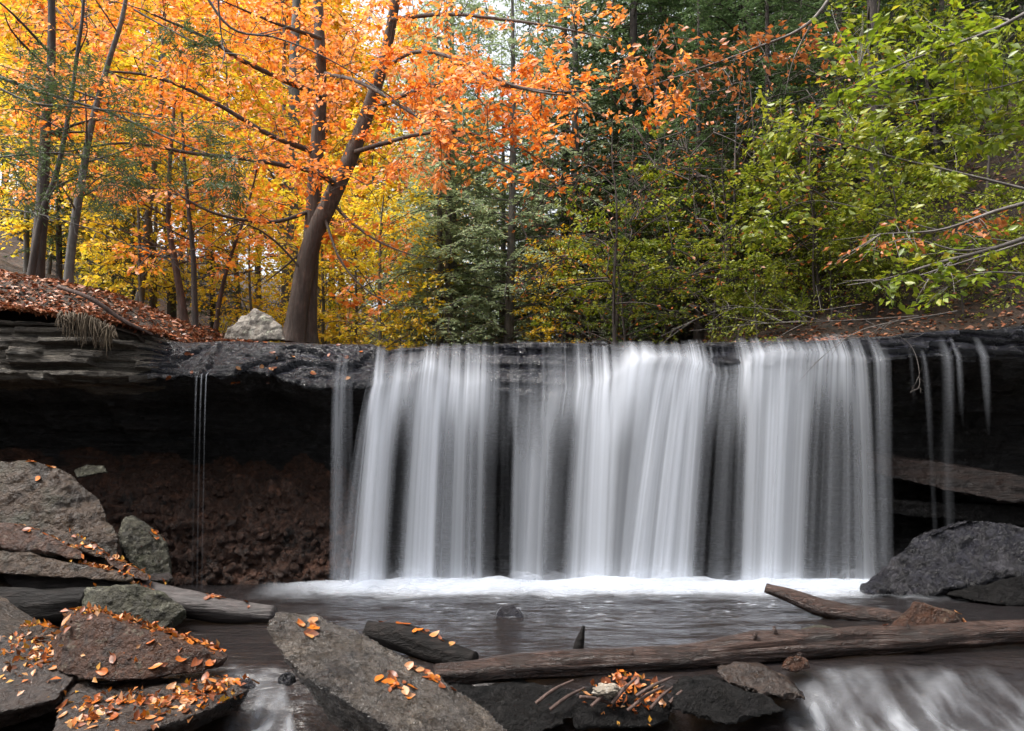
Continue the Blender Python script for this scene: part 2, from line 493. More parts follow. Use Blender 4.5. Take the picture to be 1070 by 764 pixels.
M['log_brown'] = bark_mat("wet_barkless_log", (0.005, 0.003, 0.002), (0.028, 0.013, 0.008), (0.095, 0.058, 0.046), 0.22, stretch=(0.9, 11, 11), bump=1.0, scale=3.0)
M['log_black'] = bark_mat("black_rotten_log", (0.003, 0.0025, 0.0025), (0.007, 0.006, 0.0055), (0.022, 0.017, 0.015), 0.6, stretch=(2, 9, 9), bump=1.0)
for nd in M['log_black'].node_tree.nodes:
    if nd.type == 'BSDF_PRINCIPLED': nd.inputs['Specular IOR Level'].default_value = 0.15
M['leaf_orange'] = leaf_mat("orange_beech_leaf", [(0.6200, 0.1261, 0.0190), (0.8200, 0.2425, 0.0238), (0.8800, 0.3298, 0.0475), (0.8600, 0.4268, 0.2280), (0.9000, 0.5044, 0.0475)], 0.55)
M['leaf_gold'] = leaf_mat("golden_leaf", [(0.80, 0.30, 0.02), (0.88, 0.48, 0.025), (0.90, 0.62, 0.04), (0.70, 0.60, 0.06)], 0.58)
M['leaf_yellow'] = leaf_mat("yellow_leaf", [(0.4800, 0.4462, 0.0400), (0.7400, 0.5820, 0.0400), (0.8800, 0.6014, 0.0350), (0.8600, 0.4074, 0.0300)], 0.55)
M['leaf_lime'] = leaf_mat("yellow_green_leaf", [(0.0788, 0.1275, 0.0110), (0.1735, 0.2278, 0.0147), (0.2840, 0.3098, 0.0220), (0.3628, 0.3463, 0.0367)], 0.45)
M['leaf_green'] = leaf_mat("bright_green_leaf", [(0.0935, 0.1394, 0.0102), (0.1683, 0.2370, 0.0127), (0.2618, 0.3206, 0.0170), (0.4301, 0.3485, 0.0255)], 0.55)
M['leaf_rust'] = leaf_mat("rust_brown_leaf", [(0.22, 0.06, 0.02), (0.42, 0.13, 0.03), (0.50, 0.20, 0.06)], 0.4)
M['needle'] = leaf_mat("hemlock_needles", [(0.0486, 0.0891, 0.0356), (0.0891, 0.1458, 0.0551), (0.1458, 0.2025, 0.0810)], 0.3)
M['needle_mid'] = leaf_mat("green_hemlock_needles", [(0.05, 0.085, 0.03), (0.085, 0.13, 0.045), (0.13, 0.17, 0.06)], 0.35)
M['needle_haze'] = leaf_mat("haze_pale_hemlock_needles", [(0.2283, 0.2937, 0.1631), (0.3588, 0.4404, 0.2446), (0.5220, 0.5873, 0.3262)], 0.35)  # pale needle colour paints haze onto the central hemlocks
M['fallen'] = leaf_mat("fallen_leaf", [(0.0738, 0.0287, 0.0115), (0.1968, 0.0492, 0.0115), (0.4100, 0.0984, 0.0098), (0.4756, 0.1558, 0.0148), (0.3608, 0.1804, 0.0902), (0.5084, 0.2542, 0.0164)], 0.15)
M['litter'] = leaf_mat("leaf_litter", [(0.0803, 0.0331, 0.0163), (0.2065, 0.0608, 0.0255), (0.3213, 0.0994, 0.0357), (0.3901, 0.1878, 0.1020), (0.1148, 0.0553, 0.0306)], 0.1)
M['froth'] = rock_mat("cream_froth", [(0.1760, 0.1440, 0.1040), (0.3200, 0.2800, 0.2240), (0.2400, 0.2000, 0.1520), (0.3680, 0.3360, 0.2880)], 6, 0.8, 0.5)
M['root'] = bark_mat("hanging_roots", (0.05, 0.035, 0.022), (0.11, 0.08, 0.05), (0.17, 0.13, 0.08), stretch=(8, 8, 1), bump=0.3)

# ------------------------------------------------------------------ terrain functions (metres; x right, y away, z up; pool surface z = 0)
_tp = np.array([-700, -300, -60, 27, 60, 90, 120, 145, 168, 380, 400, 480, 530, 560, 630, 655, 740, 900, 960, 1043, 1200, 1800])
_ty = np.array([336, 336, 338, 340, 340, 341, 344, 348, 353, 353, 361, 359, 354, 353, 354, 358, 355, 350, 347, 344, 320, 240])
def ztop(x):
    px = pxof(np.asarray(x, float))
    return EYE + (HOR - np.interp(px, _tp, _ty)) * 12.9 / FPX

_lp = np.array([-2000, -60, 27, 100, 165, 380, 560, 900, 1043, 1200, 2400])
_ly = np.array([11.9, 11.9, 12.0, 12.3, 12.75, 12.85, 13.0, 12.9, 12.5, 12.2, 12.2])
def ylip(x):
    return np.interp(pxof(np.asarray(x, float)), _lp, _ly)

def bank(x, y):
    px = pxof(x)
    e = np.interp(px, [-700, -60, 27, 60, 100, 125, 150, 172], [2.0, .95, .76, .70, .50, .32, .08, 0.0])
    return e * smooth(-0.1, 1.9, y - ylip(x) - 0.1)

def ground_h(x, y):
    x = np.asarray(x, float); y = np.asarray(y, float)
    back = np.maximum(0, y - 13.2)
    xs = 0.4 - 0.11 * back
    lead = smooth(0, 7, back)
    base = ztop(np.clip(x, -14, 14)) * (1 - lead) + lead * 4.1 - 0.04 + 0.02 * back
    r = np.maximum(0, x - xs - 2.6)
    rs = 0.82 * (np.sqrt(r * r + 4) - 2) * smooth(0, 5, back)
    q = np.maximum(0, xs - x - 4.0)
    ls = 0.34 * (np.sqrt(q * q + 6) - 2.45) * smooth(-2, 9, back) + 0.16 * np.maximum(0, back - 14) * smooth(2, -6, x - xs)
    p = np.stack([x, y, 0 * x], -1).reshape(-1, 3)
    nz = fbm(p, 0.25, 4).reshape(x.shape) * 0.35 * smooth(0.5, 6, back)
    nz2 = fbm(p, 1.3, 3).reshape(x.shape) * 0.07
    return base + bank(x, y) * (1 - 0.6 * lead) + np.minimum(rs, 60) + np.minimum(ls, 25) + nz + nz2

# ------------------------------------------------------------------ the rock ledge the water falls from
def build_cliff():
    xs = np.concatenate([np.linspace(-30, -9.3, 60, endpoint=False), np.linspace(-9.3, 9.3, 620), np.linspace(9.3, 30, 60)[1:]])
    px = pxof(xs)
    nc = len(xs)
    zt, yl = ztop(xs), ylip(xs)
    # row (in the photograph) of the lower edge of the lip
    low = np.interp(px, [-400, 27, 100, 150, 200, 260, 330, 380, 440, 500, 560, 620, 690, 780, 900, 950, 1043, 1400],
                    [400, 392, 396, 398, 392, 388, 402, 404, 398, 400, 416, 408, 384, 384, 380, 372, 372, 372])
    zl = EYE + (HOR - low) * yl / FPX
    p1 = np.stack([xs, 0 * xs, 0 * xs], -1)
    zl = zl + 0.06 * fbm(p1, 1.1, 4)
    left = smooth(400, 350, px)
    right = smooth(880, 960, px)
    ft = np.interp(px, [-500, 27, 100, 200, 350, 400, 880, 960, 1400], [11.5, 12.2, 12.5, 12.8, 13.1, 14.0, 14.1, 13.6, 13.0])
    tz = np.interp(px, [-500, 27, 100, 200, 330, 390, 1400], [2.2, 2.0, 1.95, 1.85, 1.7, 0.6, 0.6])    # height where the talus meets the back wall
    cols = []
    wet = smooth(150, 185, px) * smooth(420, 385, px)
    for j in range(nc):
        slope = 0.25 + 0.42 * wet[j]
        y0 = yl[j]
        P = [(y0 + 2.6, zt[j] - 0.35), (y0 + 1.2, zt[j] + 0.0), (y0 + slope + 0.06, zt[j] - 0.01), (y0 + slope, zt[j] - 0.04),
             (y0 + 0.02, zl[j] + 0.03), (y0, zl[j]), (y0 + 0.12, zl[j] - 0.07), (y0 + 0.55, zl[j] - 0.22), (y0 + 1.3, zl[j] - 0.40),
             (y0 + 1.9, zl[j] - 0.9), (y0 + 2.05, tz[j] + 0.25), (y0 + 1.75 + 0.2 * left[j], tz[j]),
             (ft[j] + 0.55 * left[j] + 0.05, tz[j] * 0.55), (ft[j], 0.0), (ft[j] - 0.3, -0.7)]
        P = np.array(P)
        k = [10, 10, 3, 64, 4, 6, 10, 14, 20, 34, 10, 26, 26, 12]
        seg = [np.stack([np.linspace(P[i][0], P[i + 1][0], k[i], endpoint=False), np.linspace(P[i][1], P[i + 1][1], k[i], endpoint=False)], -1) for i in range(len(k))]
        seg.append(P[-1:])
        cols.append(np.vstack(seg))
    G = np.array(cols)                                # nc x nr x 2
    nr = G.shape[1]
    X = np.repeat(xs[:, None], nr, 1)
    V = np.stack([X, G[..., 0], G[..., 1]], -1)
    flat = V.reshape(-1, 3)
    dy = np.gradient(G[..., 0], axis=1); dz = np.gradient(G[..., 1], axis=1)
    L = np.sqrt(dy * dy + dz * dz) + 1e-9
    Ny, Nz = dz / L, -dy / L                           # outward: towards the camera on faces that go down
    # the walk goes from the top, over the lip, down: outward normal = (dz, -dy) turned towards the open side
    row = np.arange(nr)
    topflat = smooth(22, 16, row)[None, :]
    lip = smooth(20, 26, row)[None, :] * smooth(105, 88, row)[None, :]
    wall = smooth(92, 120, row)[None, :]
    tal = smooth(180, 195, row)[None, :] * left[:, None]
    big = fbm(flat, 0.5, 4).reshape(nc, nr)
    mid = fbm(flat, 1.7, 5, 3.1).reshape(nc, nr)
    fine = fbm(flat, 6.0, 4, 9.7).reshape(nc, nr)
    warp = fbm(flat * np.array([0.35, 0.35, 1.0]), 0.9, 3, 5.0).reshape(nc, nr)
    lay = (V[..., 2] + 0.10 * warp + 0.03 * V[..., 0]) / 0.10
    li = np.floor(lay); lf = lay - li
    step = (hash1(li + 40) * (1 - smooth(0.8, 1, lf)) + hash1(li + 41) * smooth(0.8, 1, lf)) - 0.5
    wid = 0.35 + 0.9 * hash1(li + 90)
    cell = np.floor(V[..., 0] / wid + 5 * hash1(li + 7) + 0.25 * warp)
    step = 0.75 * step + 0.55 * (hash1(li * 3 + cell * 17 + 11) - 0.5)
    strat_w = np.clip(0.08 + 0.38 * smooth(180, 140, px) + 0.34 * right, 0, 0.42)[:, None]
    off = 0.16 * big * (0.25 + wall) + 0.07 * mid * (0.3 + wall * 0.9) + 0.022 * fine + strat_w * step * (lip * 1.0 + wall * 0.45) * (1 - tal)
    blk = fbm(flat, 3.2, 3, 21.0).reshape(nc, nr)
    off += tal * (0.30 * np.abs(mid) + 0.16 * np.abs(fine) + 0.15 * big + 0.14 * np.abs(blk))
    # scalloped shelves across the wet sloping slab and blocky steps under the crest
    u = V[..., 0] * 1.0 - 0.75 * (V[..., 2] - 3.6) + 0.35 * warp + 0.15 * mid
    saw = (u / 0.8 + 0.9 * big + 0.3 * warp) % 1.0
    off += wet[:, None] * lip * ((0.16 + 0.10 * np.clip(warp, -1, 1)) * (saw - 0.5) * smooth(1.0, 0.9, saw) + 0.07 * mid + 0.04 * fine)
    mw = (smooth(380, 420, px) * smooth(930, 880, px))[:, None]
    stp = np.floor(V[..., 2] / 0.16 + 0.4 * warp) % 2
    off += mw * lip * (0.05 * (stp - 0.5) + 0.03 * big)
    off *= (1 - 0.9 * topflat)
    V[..., 1] -= -Ny * off * 1.0
    V[..., 2] += Nz * off * -1.0 * 0.0 + off * np.clip(-Nz, -1, 1) * -0.6
    # jagged crest
    V[..., 2] += (0.035 * mid + 0.05 * big) * topflat
    V = np.stack([V[..., 0], V[..., 1], V[..., 2]], -1).transpose(1, 0, 2).reshape(-1, 3)
    F = grid_faces(nr, nc)
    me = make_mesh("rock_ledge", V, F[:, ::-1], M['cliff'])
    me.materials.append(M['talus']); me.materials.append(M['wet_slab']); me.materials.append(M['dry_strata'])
    mi = np.zeros(len(F), np.int32).reshape(nr - 1, nc - 1)
    tm = (left[:-1] > 0.3)
    tn = (fbm(p1, 1.6, 4, 8.0) * 14)[:-1]
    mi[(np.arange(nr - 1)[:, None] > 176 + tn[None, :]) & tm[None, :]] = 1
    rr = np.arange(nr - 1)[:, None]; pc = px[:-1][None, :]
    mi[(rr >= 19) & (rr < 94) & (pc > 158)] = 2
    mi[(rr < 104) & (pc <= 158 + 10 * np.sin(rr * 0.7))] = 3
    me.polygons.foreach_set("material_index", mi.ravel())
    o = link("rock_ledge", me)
    setprops(o, kind='structure')
    return o
cliff = build_cliff()

def build_ground():
    ys = np.concatenate([np.linspace(12.6, 24, 110, endpoint=False), np.linspace(24, 60, 90, endpoint=False), np.linspace(60, 220, 40)])
    xs = np.concatenate([np.linspace(-160, -25, 34, endpoint=False), np.linspace(-25, 25, 200, endpoint=False), np.linspace(25, 160, 34)])
    Y, X = np.meshgrid(ys, xs, indexing='ij')
    yl = ylip(X)
    px = pxof(X)
    lm = smooth(170, 150, px)
    start = 0.75 - 0.66 * lm
    Yw = np.maximum(Y, yl + start)
    Z = ground_h(X, Yw)
    Z = Z - 0.62 * smooth(1.4, 0.75, Yw - yl) * (1 - lm) + lm * 0.07 - lm * 0.10 * smooth(0.3, 0.1, Yw - yl)
    V = np.stack([X, Yw, Z], -1).reshape(-1, 3)
    o = link("ground", make_mesh("ground", V, grid_faces(len(ys), len(xs)), M['floor']))
    return setprops(o, kind='structure')
ground = build_ground()

def bed_h(x, y):
    x = np.asarray(x, float); y = np.asarray(y, float)
    p = np.stack([x, y, 0 * x], -1).reshape(-1, 3)
    z = -0.32 - 0.45 * smooth(8.4, 6.6, y) - 0.03 * np.maximum(0, 6 - y)
    z = z + 0.10 * fbm(p, 0.8, 4).reshape(x.shape)
    lx = -4.6 - 0.15 * (y - 7)
    z = z + 0.55 * np.maximum(0, lx - x) + 0.5 * np.maximum(0, x - (6.9 + 0.1 * (y - 8)))
    return z

def build_bed():
    ys = np.concatenate([np.linspace(-60, 3, 30, endpoint=False), np.linspace(3, 14.5, 130)])
    xs = np.concatenate([np.linspace(-60, -9, 24, endpoint=False), np.linspace(-9, 9, 200, endpoint=False), np.linspace(9, 60, 24)])
    Y, X = np.meshgrid(ys, xs, indexing='ij')
    Z = np.minimum(bed_h(X, Y), 9 + 0 * X)
    o = link("stream_bed", make_mesh("stream_bed", np.stack([X, Y, Z], -1).reshape(-1, 3), grid_faces(len(ys), len(xs)), M['bed']))
    return setprops(o, kind='structure')
bed = build_bed()

def water_z(x, y):
    x = np.asarray(x, float); y = np.asarray(y, float)
    p = np.stack([x * 0.8, y, 0 * x], -1).reshape(-1, 3)
    drop = smooth(8.25, 6.9, y + 0.10 * np.sin(x * 2.1))
    rough = fbm(p, 1.6, 4, 2.0).reshape(x.shape)
    near = smooth(9.5, 13, y)
    return -0.42 * drop - 0.02 * np.maximum(0, 6.5 - y) + rough * (0.008 + 0.055 * drop * smooth(5.5, 7.0, y) + 0.03 * near)

def build_water():
    ys = np.concatenate([np.linspace(-60, 5, 30, endpoint=False), np.linspace(5, 15.0, 240)])
    xs = np.concatenate([np.linspace(-40, -9, 20, endpoint=False), np.linspace(-9, 9, 320, endpoint=False), np.linspace(9, 40, 20)])
    Y, X = np.meshgrid(ys, xs, indexing='ij')
    Z = water_z(X, Y)
    o = link("water", make_mesh("water", np.stack([X, Y, Z], -1).reshape(-1, 3), grid_faces(len(ys), len(xs)), M['water']))
    return setprops(o, kind='structure')
build_water()

# ------------------------------------------------------------------ falling water
def streaks(n, freq, seed):
    r = np.random.default_rng(seed)
    out = np.zeros(n)
    for f, a in freq:
        k = int(f)
        v = r.random(k + 3) ** 1.15
        t = np.linspace(0, k, n) + r.random() * 0.9
        i = t.astype(int); fr = t - i; fr = fr * fr * (3 - 2 * fr)
        out += a * (v[i] * (1 - fr) + v[np.minimum(i + 1, k + 2)] * fr)
    out /= sum(a for _, a in freq)
    return out

def curtain(name, tab, parent, dshift=0.0, seed=1, gain=1.0, ncol=900, nrow=46, kick=0.42, foot=0.0):
    """tab rows: column at the foot, column at the lip, lip row, density at the lip, density at the foot, start row"""
    T = np.array(tab, float)
    u = np.linspace(0, 1, ncol)
    s = np.linspace(0, 1, len(T))
    # arrange by foot column so that spacing is even
    fx = np.interp(u, (T[:, 0] - T[0, 0]) / (T[-1, 0] - T[0, 0]), T[:, 0])
    g = lambda c: np.interp(fx, T[:, 0], T[:, c])
    tx, lip, dt, db, st = g(1), g(2), g(3), g(4), g(5)
    sk = streaks(ncol, [(ncol / 60, 0.9), (ncol / 18, 0.8), (ncol / 7, 0.8), (ncol / 3, 0.5)], seed)
    sk2 = streaks(ncol, [(ncol / 40, 0.6), (ncol / 12, 0.9), (ncol / 5, 0.9), (ncol / 2.5, 0.6)], seed + 50)
    ridge = streaks(ncol, [(ncol / 50, 1.0), (ncol / 15, 0.6)], seed + 9) - 0.5
    yl = ylip(xof(tx)) - 0.04
    V = np.zeros((nrow, ncol, 3)); D = np.zeros((nrow, ncol))
    nt = 12
    start_d = yl + 0.42
    lipz = EYE + (HOR - lip) * yl / FPX
    topz = EYE + (HOR - st) * start_d / FPX
    for i in range(nrow):
        if i < nt:                                        # sliding over the sloping crest
            t = i / nt
            y = start_d + (yl - start_d) * t - 0.03
            z = topz + (lipz - topz) * t ** 1.5 + 0.02
            px = tx
            dd = dt * (0.12 + 0.88 * t ** 1.6)
            mixs = sk2
            f = 0
        else:
            f = (i - nt) / (nrow - 1 - nt)
            z = lipz + 0.02 + (-0.05 - lipz) * f
            y = yl - 0.03 - (kick + 0.12 * ridge) * (np.sqrt(f + 0.06) - math.sqrt(0.06)) / 0.78
            w = f ** 0.72
            px = tx + (fx - tx) * w
            dd = dt + (db - dt) * smooth(0, 0.45, f)
            # aerated head where the sheet leaves the rock
            mixs = sk2 * (1 - smooth(0, 0.3, f)) + sk * smooth(0, 0.3, f)
        y = y + dshift + 0.10 * ridge * min(1, 2 * f)
        V[i, :, 0] = (px - 535.0) * y / FPX if False else xof(px, 12.6)
        V[i, :, 1] = y
        V[i, :, 2] = z
        contrast = np.clip((mixs - 0.28) / 0.40, 0, 1.25)
        crest = 1 - min(1.0, i / (nt + 3.0))
        soft = (0.44 + 0.62 * contrast) * (1 - crest) + crest * (0.04 + 0.9 * contrast ** 1.6)
        D[i] = np.clip(dd * soft * gain * (1 + foot * smooth(0.8, 1.0, f)), 0, 0.97)
    edge = smooth(0, 0.02, u) * smooth(1, 0.98, u)
    D = np.maximum(0, D * 1.045 - 0.045) * edge[None, :]
    D[0] = 0
    D[1] *= 0.5
    V = V.reshape(-1, 3) - np.array(parent.location)
    me = make_mesh(name, V, grid_faces(nrow, ncol), M['fall'], {'flow': D.ravel()})
    return link(name, me, parent)

fall = empty("waterfall", (xof(640, 12.5), 12.5, 0))
setprops(fall, "broad white curtain waterfall pouring off the dark rock ledge into the pool", "waterfall")
#      foot  lip  liprow dtop dfoot start
MAIN = [(346, 383, 404, .00, .00, 362), (356, 385, 404, .12, .10, 362), (366, 388, 403, .55, .42, 362), (376, 392, 402, .92, .80, 362), (396, 408, 400, .96, .82, 362),
        (404, 417, 398, .80, .45, 361), (409, 424, 394, .55, .14, 361), (417, 432, 388, .65, .16, 361), (424, 438, 384, .90, .72, 361),
        (432, 445, 384, .97, .90, 361), (450, 458, 388, .97, .86, 360), (458, 467, 398, .80, .52, 360), (474, 480, 402, .80, .62, 360), (488, 492, 402, .76, .58, 360), (500, 504, 400, .60, .38, 359),
        (507, 512, 404, .34, .12, 357), (520, 524, 410, .20, .06, 356), (531, 536, 416, .22, .10, 355), (537, 542, 418, .38, .66, 354),
        (550, 560, 420, .42, .84, 354), (562, 574, 416, .40, .70, 354), (568, 588, 410, .36, .24, 354), (584, 602, 406, .48, .26, 355),
        (592, 610, 404, .78, .70, 356), (612, 626, 402, .92, .86, 357), (630, 644, 394, .92, .74, 358), (638, 660, 380, .92, .34, 358),
        (645, 676, 376, .96, .50, 358), (656, 700, 376, .97, .93, 357), (690, 724, 378, .98, .94, 357), (712, 738, 384, .92, .84, 356),
        (722, 746, 390, .62, .34, 356), (732, 757, 396, .30, .10, 356), (744, 766, 394, .36, .20, 356), (758, 776, 392, .40, .12, 355), (768, 784, 386, .66, .22, 354),
        (774, 792, 376, .88, .84, 354), (796, 816, 370, .97, .97, 353), (820, 842, 370, .92, .86, 352), (832, 858, 370, .62, .40, 352),
        (846, 868, 372, .56, .26, 351), (862, 880, 374, .56, .30, 350), (874, 887, 374, .60, .40, 350), (886, 894, 376, .46, .26, 350), (902, 905, 376, .48, .34, 350), (911, 912, 376, .18, .12, 350), (918, 918, 376, 0, 0, 350)]
curtain("water_curtain", MAIN, fall, -0.04, 11, 1.0, foot=0.35)
BACK = [(a, b, c, d * 0.55, e ** 2 * 0.55, f) for a, b, c, d, e, f in MAIN]
BACK[0] = MAIN[0]; BACK[-1] = MAIN[-1]
curtain("water_veil", BACK, fall, 0.16, 23, 0.7, kick=0.34)
FRONT = [(a + 7 * math.sin(i * 2.3), b + 5 * math.sin(i * 1.7 + 1), c, d * 0.35, e ** 2 * 0.45, f) for i, (a, b, c, d, e, f) in enumerate(MAIN)]
FRONT.sort()
curtain("water_veil", FRONT, fall, -0.10, 37, 0.8, kick=0.5)

def spray():
    nx, nz = 260, 26
    n0 = 0; Vs, Fs, Ds = [], [], []
    for k in range(5):
        px = np.linspace(340, 930, nx); t = np.linspace(0, 1, nz)
        PX, T = np.meshgrid(px, t)
        X = xof(PX, 12.5)
        p = np.stack([X.ravel(), T.ravel() * .8, 0 * X.ravel() + 5.1 * k], -1)
        nzv = fbm(p, 1.6, 4, 3.0 * k).reshape(X.shape)
        Y = 12.42 - .13 * k + .10 * nzv - .08 * T
        hgt = (0.55 - .05 * k) * (0.75 + 0.6 * nzv)
        Z = T * hgt - .02
        amt = np.interp(PX, [r[0] for r in MAIN], [r[4] for r in MAIN])
        amt = 0.35 + 0.65 * amt
        D = (1 - T) ** 1.7 * 0.42 * amt * smooth(340, 400, PX) * smooth(930, 860, PX) * (0.6 + 0.8 * np.clip(nzv + .4, 0, 1)) * smooth(0, .08, 1 - T)
        Vs.append(np.stack([X, Y, Z], -1).reshape(-1, 3) - np.array(fall.location)); Fs.append(grid_faces(nz, nx) + n0); n0 += nx * nz; Ds.append(np.clip(D, 0, .9).ravel())
    link("spray", make_mesh("spray", np.vstack(Vs), np.vstack(Fs), M['foam'], {'flow': np.concatenate(Ds)}), fall)
spray()

def trickle(label, tab, seed, gain=0.9, ncol=60):
    t0 = tab[len(tab) // 2]
    e = empty("trickle", (xof(t0[0], 12.5), 12.5, 0))
    setprops(e, label, "waterfall", "thin falls beside the main curtain")
    curtain("water_strand", tab, e, 0.0, seed, gain, ncol, 36, kick=0.18)
trickle("faint cluster of thread-like trickles dropping into the dark hollow under the wet left slab", [(201, 201, 392, 0, 0, 386), (203, 203, 393, .3, .14, 386), (204.5, 204.5, 393, .02, .01, 386), (207, 207, 393, .02, .01, 386), (208, 208, 393, .55, .30, 386), (209.2, 209.2, 393, .02, .01, 386), (212, 212, 393, .02, .01, 386), (213, 213, 393, .5, .2, 386), (214, 214, 393, .02, .01, 386), (216, 216, 393, 0, 0, 386)], 3, 0.95)
trickle("narrow strand of water falling just left of the main curtain", [(342, 343, 404, 0, 0, 360), (348, 349, 404, .6, .35, 360), (354, 353, 404, .8, .5, 360), (359, 357, 404, .3, .2, 360), (366, 364, 404, .25, .12, 360), (372, 368, 404, 0, 0, 360)], 4, 0.75)
trickle("thin pale trickle nearest the right edge of the main curtain", [(914, 916, 378, 0, 0, 352), (922, 922, 378, .4, .3, 352), (928, 930, 378, .45, .28, 352), (934, 936, 378, .1, .05, 352), (942, 940, 378, 0, 0, 352)], 5, 0.85)
trickle("wide faint veil of trickles falling from the ledge above the dark right boulder", [(950, 950, 376, 0, 0, 348), (956, 955, 376, .22, .02, 348), (961, 959, 376, .02, .01, 348), (970, 963, 376, .04, .02, 348), (976, 967, 376, .5, .22, 348), (981, 971, 376, .04, .06, 347),
         (986, 982, 374, .10, .26, 347), (991, 990, 374, .55, .14, 346), (996, 996, 374, .06, .02, 346), (1003, 1000, 374, .5, .05, 346), (1007, 1004, 374, .03, .01, 346), (1022, 1018, 374, .02, .01, 346), (1027, 1024, 374, .42, .03, 346), (1031, 1030, 374, 0, 0, 346)], 6, 0.62, 110)

# foam where the fall strikes the pool
def build_foam():
    nx, ny = 460, 130
    px = np.linspace(255, 1060, nx)
    mbV, mbF, n0, Ds = [], [], 0, []
    for k in range(3):
        t = np.linspace(0, 1, ny)
        PX, T = np.meshgrid(px, t)
        S = T * (4.3 if k == 0 else 1.7)                     # metres out from the foot of the fall
        Y = 12.95 - 0.05 * k - S
        X = xof(PX, 12.5)
        p = np.stack([X.ravel(), Y.ravel(), 0 * X.ravel() + k * 3.7], -1)
        nz = fbm(p, 1.1, 4, k * 2.0).reshape(X.shape)
        hi = fbm(p * np.array([1, 2.6, 1]), 4.5, 4, 8.0 + k).reshape(X.shape)
        ends = smooth(270, 400, PX) * smooth(1045, 900, PX)
        hump = np.exp(-((S - 0.42) / 0.26) ** 2)
        Z = water_z(X, Y) + 0.010 + 0.015 * k + hump * (0.07 + 0.05 * k) * (0.75 + 0.30 * nz) * (0.25 + 0.75 * ends) + 0.012 * hi * hump
        reach = 1.15 + 0.40 * nz + 0.12 * hi
        a = smooth(reach * 1.25, reach * 0.35, S) ** 1.1 * (0.97 + 0.02 * k) * (0.85 + 0.35 * hi * smooth(.5, 1.0, S))
        flk = np.clip(hi - 0.28, 0, 1) * 2.4 * smooth(-0.35, 0.3, nz) * smooth(4.2, 2.2, S) * smooth(330, 480, PX) * smooth(960, 800, PX)
        if k == 0: a = np.maximum(a, flk * 0.38)
        a = a * smooth(0.0, 0.15, S) * np.where(S < reach * 1.25, ends ** 0.7, 1)
        a = a * [1.0, 0.7, 0.5][k]
        mbV.append(np.stack([X, Y, Z], -1).reshape(-1, 3)); mbF.append(grid_faces(ny, nx) + n0); n0 += nx * ny; Ds.append(np.clip(a, 0, .98).ravel())
    me = make_mesh("foam", np.vstack(mbV), np.vstack(mbF), M['foam'], {'flow': np.concatenate(Ds)})
    return setprops(link("foam", me), kind='stuff', label="white churned foam along the foot of the waterfall", cat="foam")
build_foam()

# ------------------------------------------------------------------ rocks
BV = []       # collision trees for resting leaves
def remeshed(bm, voxel):
    me = bpy.data.meshes.new("tmp")
    bm.to_mesh(me); bm.free()
    o = bpy.data.objects.new("tmp", me); COL.objects.link(o)
    md = o.modifiers.new("r", 'REMESH'); md.mode = 'VOXEL'; md.voxel_size = voxel
    dg = bpy.context.evaluated_depsgraph_get()
    ev = o.evaluated_get(dg)
    r = bpy.data.meshes.new_from_object(ev)
    bpy.data.objects.remove(o); bpy.data.meshes.remove(me)
    return r

